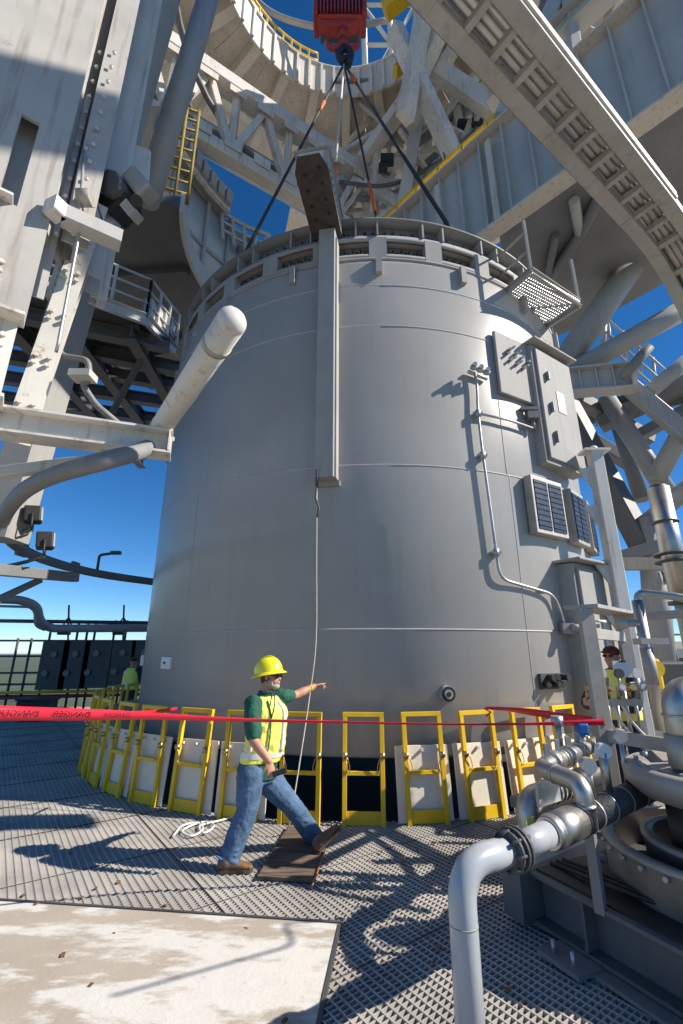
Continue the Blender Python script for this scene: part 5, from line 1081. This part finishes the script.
def limb(b, pts, rs, n=14):
    P = spline(pts, 5); rr_ = []; k = len(pts) - 1
    for i in range(len(P)):
        t = i / (len(P) - 1) * k; j = min(int(t), k - 1); rr_.append(rs[j] * (1 - (t - j)) + rs[j + 1] * (t - j))
    b.tube(P, rr_, n); b.ball(pts[0], rs[0]); b.ball(pts[-1], rs[-1]); return b
def oval(c, rx, ry, yaw, tilt=V((0, 0, 0)), n=28, pw=2.4):
    u, v_ = V((math.cos(yaw), math.sin(yaw), 0)), V((-math.sin(yaw), math.cos(yaw), 0)); r = []
    for i in range(n):
        a = 2 * math.pi * i / n; ca, sa = math.cos(a), math.sin(a)
        r.append(V(c) + u * rx * math.copysign(abs(ca) ** (2 / pw), ca) + v_ * ry * math.copysign(abs(sa) ** (2 / pw), sa) + tilt * ca)
    return r
def hand(b, wrist, d, palm_n, pose, s=1.0, thumb_side=1):
    d = d.normalized(); nrm = (palm_n - d * palm_n.dot(d)).normalized(); w_ = d.cross(nrm) * thumb_side       # w_ points to the thumb side
    pc = wrist + d * .045 * s
    rings = []
    for t, hw, ht in ((-.01, .026, .021), (.02, .034, .017), (.06, .041, .015), (.088, .040, .013)):
        c = wrist + d * t * s; rings.append([c + w_ * (hw * s * math.cos(a)) + nrm * (ht * s * math.sin(a)) for a in [i * math.pi / 6 for i in range(12)]])
    b.loft(rings)
    for i, (x, L, curl) in enumerate(zip((.030, .010, -.010, -.029), (.072, .080, .074, .058), pose)):
        p = wrist + d * .082 * s + w_ * x * s; dr = (d + w_ * x * 1.5).normalized(); pts = [p]; a = 0
        for sg in (.45, .32, .23):
            a += curl * (1.0 if sg > .4 else .9); v_ = dr * math.cos(a) - nrm * math.sin(a) * -1; pts.append(pts[-1] + v_ * L * sg * s)
        r0 = .0088 * s
        b.tube(pts, [r0 * 1.05, r0, r0 * .93, r0 * .8], 8); [b.ball(q, r_, 8, 6) for q, r_ in zip(pts, (r0 * 1.05, r0, r0 * .93, r0 * .8))]
    p = wrist + d * .022 * s + w_ * .028 * s; dr = (d * .75 + w_ * .55 + nrm * .25).normalized(); pts = [p, p + dr * .034 * s, p + (dr * .064 + d * .004 + nrm * .008) * s]
    b.tube(pts, [.0125 * s, .0105 * s, .0085 * s], 8); [b.ball(q, r_, 8, 6) for q, r_ in zip(pts, (.0125 * s, .0105 * s, .0085 * s))]
def head(b, c, f, r=1.0):
    f = V(f).normalized(); up = ZZ; s_ = f.cross(up).normalized(); A = (f, s_, up)
    def q(x, y, z): return c + f * x + s_ * y + up * z
    b.ball(q(-.01, 0, .035), (.097, .076, .088), 20, 14, A)
    b.ball(q(.022, 0, -.035), (.070, .062, .085), 18, 12, A); b.ball(q(.058, 0, -.088), (.030, .030, .024), 12, 8, A)
    b.ball(q(.088, 0, -.020), (.020, .016, .014), 10, 8, A); b.tube([q(.078, 0, .022), q(.092, 0, -.005), q(.100, 0, -.022)], [.010, .011, .013], 8)
    b.ball(q(.078, 0, .032), (.018, .045, .012), 12, 8, A); b.ball(q(.083, 0, -.052), (.011, .024, .007), 10, 6, A); b.ball(q(.081, 0, -.064), (.011, .020, .007), 10, 6, A)
    for sg in (-1, 1): b.ball(q(-.012, sg * .076, -.008), (.022, .010, .032), 10, 8, A); b.ball(q(.045, sg * .040, -.03), (.03, .022, .03), 10, 8, A)
    return q
def P4(x, y, dy=0.): return at(x, y, 4.85 + dy)
man = thing('person', tuple(az(262, 872, 0)), 'person in yellow hard hat and lime vest striding right and pointing', 'person')
YAW = R(-66)                                    # chest turned from +X towards us
fwd = V((math.cos(YAW), math.sin(YAW), 0)); sid = V((-fwd.y, fwd.x, 0))
hc = P4(271.5, 676); neck = P4(266, 693); shN = P4(252, 704, -.16); shF = P4(284, 696, .12); chest = P4(267, 715); belly = P4(265, 745); pel = P4(257, 768)
elN = P4(254, 741, -.27); wrN = P4(269, 761, -.31); elF = P4(296, 695, .32); wrF = P4(314, 686.5, .44)
hf = V((.93, -.36, -.10)).normalized()
b = B(); head(b, hc, hf)
b.tube([neck + V((-.015, 0, -.08)), neck + V((0, 0, .0)), hc + V((-.02, 0, -.05))], [.085, .062, .060], 14)
b.loft([oval(neck + V((0, 0, -.10)), .10, .17, YAW), oval(chest, .11, .17, YAW), oval(belly, .11, .14, YAW)])
limb(b, [shN, elN], [.047, .046]); limb(b, [elN, elN.lerp(wrN, .35), wrN], [.047, .047, .031]); limb(b, [shF, elF], [.045, .044]); limb(b, [elF, elF.lerp(wrF, .35), wrF], [.046, .046, .031])
dN = (wrN - elN); hand(b, wrN, V((.30, -.1, -1)), V((-.55, .8, .0)), (.55, .6, .65, .7), 1.02, -1)
dF = (wrF - elF).normalized(); hand(b, wrF, dF + V((.25, 0, -.03)), V((.1, -.15, -1)), (.05, .5, .85, .95), 1.02, 1)
remesh('body', b, 'skin', man, .0065, 2)
# shirt
b = B()
b.loft([oval(pel + V((.0, 0, -.09)), .138, .188, YAW), oval(pel + V((.0, 0, .0)), .134, .184, YAW), oval(belly, .122, .172, YAW), oval(chest, .125, .185, YAW), oval(neck + V((-.01, 0, -.09)), .11, .185, YAW), oval(neck + V((-.005, 0, -.03)), .075, .10, YAW), oval(neck + V((0, 0, .005)), .066, .07, YAW)])
limb(b, [shN + V((.01, .01, .0)), shN.lerp(elN, .45), shN.lerp(elN, .80)], [.086, .082, .076]); limb(b, [shF - V((.05, 0, 0)), shF, shF.lerp(elF, .4), shF.lerp(elF, .52)], [.074, .072, .064, .060])
b.lathe([(.062, -.01), (.082, -.022), (.088, -.035), (.07, -.03)], neck + V((.01, 0, .04)), 20)
remesh('shirt', b, 'shirt', man, .010, 2, .02)
# vest: lofted shell just outside the shirt
def vr(c, a, bq): return oval(c, a, bq, YAW, n=32)
rows = [(pel.lerp(belly, .28), .143, .192), (pel.lerp(belly, .62), .146, .195), (belly, .143, .193), (belly.lerp(chest, .5), .143, .196), (chest, .145, .201), (chest.lerp(neck, .32), .138, .198), (neck + V((-.012, 0, -.075)), .115, .165), (neck + V((-.012, 0, -.028)), .088, .12)]
b = B(); b.loft([vr(*r_) for r_ in rows]); vest = remesh('vest', b, 'vest', man, .011, 2, .022)
for i, (t0_, t1_) in enumerate(((.12, .42),)):
    lo = [rows[0][k] if False else None for k in range(0)]
    def ring_at(t):
        k = min(int(t * 7), 6); f_ = t * 7 - k; a, c = rows[k], rows[k + 1]; return oval(a[0].lerp(c[0], f_), a[1] * (1 - f_) + c[1] * f_ + .005, a[2] * (1 - f_) + c[2] * f_ + .005, YAW, n=32)
    b = B(); b.loft([ring_at(.10), ring_at(.15), ring_at(.20)], cap=False); b.build('reflective_band', 'reflect', vest)
for j in (3, 27):
    rw = []
    for t in [.2 + .06 * i for i in range(12)]:
        g_ = ring_at(t); n_ = ((g_[j] + g_[j + 1]) / 2 - sum(g_, V()) / len(g_)).normalized(); rw.append([g_[j] - n_ * .01, g_[j + 1] - n_ * .01, g_[j + 1] + n_ * .011, g_[j] + n_ * .011])
    b = B(); b.loft(rw); b.build('reflective_stripe', 'reflect', vest)
b = B(); pts = [ring_at(t)[0] + fwd * .004 for t in (.02, .2, .4, .6, .8, .9)]; b.tube(pts, .007, 6); b.build('zip', 'shirt', vest)
b = B(); b.tube(spline([neck + fwd * .07 + V((0, 0, .01)) + sid * .06, chest + fwd * .15 + V((0, 0, .12)) + sid * .03, chest + fwd * .165 + V((0, 0, -.01))], 5), .006, 6); b.build('lanyard', 'navy', vest)
# jeans
hN, hF = P4(251, 774, -.07), P4(263, 774, .09); kN, kF = P4(246.5, 812, -.10), P4(291, 805, .24); aN, aF = P4(227.5, 861, -.13), P4(318, 841, .42)
b = B(); b.loft([oval(pel + V((0, 0, -.12)), .115, .165, YAW), oval(pel + V((0, 0, -.05)), .125, .175, YAW), oval(pel + V((0, 0, .05)), .118, .168, YAW)])
b.ball(pel + V((-.06, 0, -.08)), (.11, .14, .12))
limb(b, [hN, hN.lerp(kN, .5), kN, kN.lerp(aN, .45), aN + V((0, 0, -.02))], [.130, .118, .097, .098, .088]); limb(b, [hF, hF.lerp(kF, .5), kF, kF.lerp(aF, .45), aF + V((-.01, 0, .0))], [.130, .118, .094, .094, .084])
for i in range(9):      # folds
    t = random.uniform(.05, 1); c = kN.lerp(aN, t); b.ball(c + V((random.uniform(-.06, .06), -.055, 0)), (random.uniform(.04, .07), .04, random.uniform(.012, .02)), 12, 8, (V((.9, 0, random.uniform(-.5, .5))).normalized(), V((0, 1, 0)), ZZ)); t = random.uniform(.1, 1); c = kF.lerp(aF, t); b.ball(c + V((random.uniform(-.04, .05), -.05, 0)), (random.uniform(.04, .06), .04, .016))
jn = remesh('jeans', b, 'denim', man, .010, 2, .016)
b = B(); b.loft([oval(pel + V((0, 0, .0)), .122, .172, YAW), oval(pel + V((0, 0, .035)), .121, .171, YAW)], cap=False); b.build('belt', 'black', jn)
b = B(); b.box(pel - fwd * .12 - sid * .05 + V((-.05, 0, .02)), (.08, .1, .12)); b.build('pouch', 'black', jn, bevel=.02)
# boots
def boot(ank, heel, toe, upv, nm):
    f_ = (toe - heel).normalized(); u = (upv - f_ * upv.dot(f_)).normalized(); s_ = f_.cross(u); L = (toe - heel).length; b = B()
    rings = []
    for t, hw, ht in ((0, .028, .06), (.06, .038, .085), (.25, .041, .095), (.5, .045, .075), (.75, .050, .058), (.93, .042, .045), (1, .02, .028)):
        c = heel + f_ * L * t + u * (ht / 2 + .012); rings.append([c + s_ * hw * math.cos(a) + u * (ht / 2) * math.sin(a) for a in [i * math.pi / 8 for i in range(16)]])
    b.loft(rings); limb(b, [heel + f_ * L * .22 + u * .06, ank + (ank - heel - f_ * L * .2).normalized() * .02], [.05, .056]); o = remesh(nm, b, 'boot', man, .009, 2)
    b = B(); pr = [(0, .03), (.08, .040), (.3, .038), (.5, .041), (.75, .052), (.93, .044), (1, .022)]
    vs = [heel + f_ * L * t + s_ * hw * sg + u * z for z in (-.004, .024) for sg in (1, -1) for t, hw in pr]
    n = len(pr); ring = list(range(n)) + list(range(2 * n - 1, n - 1, -1)); b.add(vs, [ring[::-1], [i + 2 * n for i in ring]] + [(ring[i], ring[(i + 1) % (2 * n)], ring[(i + 1) % (2 * n)] + 2 * n, ring[i] + 2 * n) for i in range(2 * n)]); b.build('sole', 'sole', o)
h_ = az(218, 872, .006); boot(aN, h_, h_ + V((.295, .02, 0)), ZZ, 'boot')
h_ = az(317, 853, .042); tz = (V((.76, .28, .62))).normalized(); boot(aF, h_, h_ + tz * .29, V((-.6, -.15, .75)), 'boot')
# hat
ht = V((-.17, .06, 1)).normalized(); hx = (hf - ht * hf.dot(ht)).normalized(); hy = ht.cross(hx); h0_ = hc + V((0, 0, .030)) - hx * .034
b = B(); prof = [(0, .158), (.03, .156), (.06, .147), (.09, .127), (.110, .096), (.122, .058), (.127, .016), (.129, .0)]
def lat(prof, ex=1.18, ey=1.0, n=36):
    return [[h0_ + hx * r_ * ex * math.cos(2 * math.pi * i / n) + hy * r_ * ey * math.sin(2 * math.pi * i / n) + ht * z for i in range(n)] for r_, z in prof]
b.loft(lat([(max(r_, .001), z) for r_, z in prof]), cap=False); b.loft(lat([(.124, .0), (.116, .05), (.08, .11), (.001, .14)][::-1]), cap=False)
o = b.build('hard_hat', 'hat', man)
b = B(); b.loft(lat([(.128, .010), (.140, .0), (.155, -.012), (.162, -.019), (.160, -.023), (.142, -.008), (.122, .0)]), cap=False); b.build('brim', 'hat', o)
b = B(); rid = [h0_ + hx * .118 * 1.18 * math.cos(a) * .98 + ht * (.030 + .134 * math.sin(a)) for a in [R(25) + i * R(130) / 14 for i in range(15)]]; b.tube(rid, .010, 8); b.build('crown_ridge', 'hat', o)
def hq(x, y, z):
    s_ = hf.cross(ZZ).normalized(); return hc + hf * x + s_ * y + ZZ * z
A = (hf, hf.cross(ZZ).normalized(), ZZ)
b = B(); b.ball(hq(-.035, 0, .0), (.082, .083, .075), 16, 10, A); b.ball(hq(-.06, 0, -.05), (.05, .068, .045), 12, 8, A); b.build('hair', 'hair', man)
b = B(); b.ball(hq(.050, 0, -.085), (.042, .052, .034), 14, 10, A); b.ball(hq(.082, 0, -.047), (.014, .034, .008), 10, 6, A)
for sg in (-1, 1): b.ball(hq(.022, sg * .056, -.06), (.032, .014, .040), 10, 8, A)
remesh('beard', b, 'beard', man, .006, 1)
b = B()
for sg in (-1, 1): b.ball(hq(.088, sg * .034, .010), (.013, .028, .019), 12, 8, A); b.tube([hq(.085, sg * .058, .014), hq(.04, sg * .076, .012), hq(-.01, sg * .082, .006)], .005, 6)
b.tube([hq(.098, -.012, .014), hq(.098, .012, .014)], .004, 6); b.build('sunglasses', 'glass', man)
b = B(); d_ = (wrF - elF).normalized(); b.cyl(wrF - d_ * .05, wrF - d_ * .035, .037, n=16); b.build('bracelet', 'yellow', man)
o = B().box(wrN + V((.10, -.02, -.085)), (.13, .03, .045), (V((.95, 0, .3)).normalized(), V((0, 1, 0)), V((-.3, 0, .95)).normalized())).build('hand_radio', 'black', None, bevel=.008); tag(o, 'small black handset held in the striding man\'s lowered hand', 'handset')

# background workers
def worker(base, yaw, label, cap_kind, arms, hgt=1.78):
    t = thing('person', tuple(base), label, 'person'); k = hgt / 1.78; f_ = V((math.cos(yaw), math.sin(yaw), 0)); s_ = f_.cross(ZZ)
    def q(x, y, z): return V(base) + (f_ * x + s_ * y + ZZ * z) * k
    b = B(); hd = q(.02, 0, 1.59); head(b, hd, f_); b.tube([q(-.01, 0, 1.36), q(0, 0, 1.47), q(0, 0, 1.56)], [.08, .06, .06], 12); b.loft([oval(q(0, 0, 1.0), .10, .15, yaw), oval(q(0, 0, 1.25), .11, .17, yaw), oval(q(0, 0, 1.40), .08, .15, yaw)])
    for sg, (e, w_) in zip((-1, 1), arms):
        sh, el_, wr = q(0, sg * .19, 1.40), q(*e), q(*w_); limb(b, [sh, el_], [.055, .046]); limb(b, [el_, wr], [.045, .032]); hand(b, wr, (wr - el_), ZZ * -1, (.4, .5, .5, .6), 1, sg)
    remesh('body', b, 'skin', t, .009, 2)
    b = B(); b.loft([oval(q(0, 0, .92), .13, .18, yaw), oval(q(0, 0, 1.2), .13, .19, yaw), oval(q(0, 0, 1.40), .11, .19, yaw), oval(q(0, 0, 1.47), .07, .08, yaw)])
    for sg, (e, w_) in zip((-1, 1), arms): sh, el_ = q(0, sg * .18, 1.39), q(*e); limb(b, [sh, el_, el_.lerp(q(*w_), .7)], [.085, .07, .055])
    remesh('shirt', b, 'navy', t, .013, 2)
    b = B(); b.loft([oval(q(0, 0, .95), .15, .20, yaw), oval(q(0, 0, 1.2), .15, .208, yaw), oval(q(0, 0, 1.38), .125, .20, yaw), oval(q(0, 0, 1.46), .085, .11, yaw)]); v_ = remesh('vest', b, 'vest', t, .013, 2)
    for z in (1.06,): b = B(); b.loft([oval(q(0, 0, z), .157, .212, yaw), oval(q(0, 0, z + .06), .157, .212, yaw)], cap=False); b.build('reflective_band', 'reflect', v_)
    b = B(); b.loft([oval(q(0, 0, .82), .12, .17, yaw), oval(q(0, 0, .97), .12, .17, yaw)])
    for sg in (-1, 1): limb(b, [q(0, sg * .09, .88), q(.02, sg * .1, .5), q(0, sg * .1, .08)], [.10, .075, .06])
    remesh('trousers', b, 'navy', t, .014, 2)
    for sg in (-1, 1): b = B(); b.ball(q(.05, sg * .1, .045), (.14, .05, .05), 14, 8, (f_, s_, ZZ)); b.box(q(.05, sg * .1, .012), (.26, .09, .02), (f_, s_, ZZ)); b.build('shoe', 'black', t)
    A = (f_, s_, ZZ)
    b = B(); b.ball(hd + V((0, 0, .055)) - f_ * .01, (.105, .086, .075), 18, 10, A)
    if cap_kind == 'cap': b.ball(hd + f_ * .12 + V((0, 0, .055)), (.07, .07, .012), 14, 6, A)
    b.build('cap', 'maroon' if cap_kind == 'cap' else 'hair', t)
    b = B()
    for sg in (-1, 1): b.ball(hd + f_ * .085 + s_ * (sg * .034) + V((0, 0, .012)), (.013, .028, .018), 10, 6, A)
    b.build('sunglasses', 'glass', t)
p_ = at(613, 660, 5.6); worker((p_.x, 5.6, .1), R(215), 'person in maroon cap and lime vest working behind the aluminium frame', 'cap', [((.22, -.24, 1.12), (.42, -.05, 1.15)), ((.2, .25, 1.12), (.42, .1, 1.12))], 1.86)
p_ = at(131, 680, 12); worker((p_.x, 12, 0), R(80), 'person in lime vest seen from behind near the far left screen', 'hair', [((.12, -.25, 1.12), (.35, -.18, 1.2)), ((.12, .25, 1.12), (.35, .18, 1.2))], 1.78)
for o in bpy.data.objects:
    if '_base' in o: del o['_base']
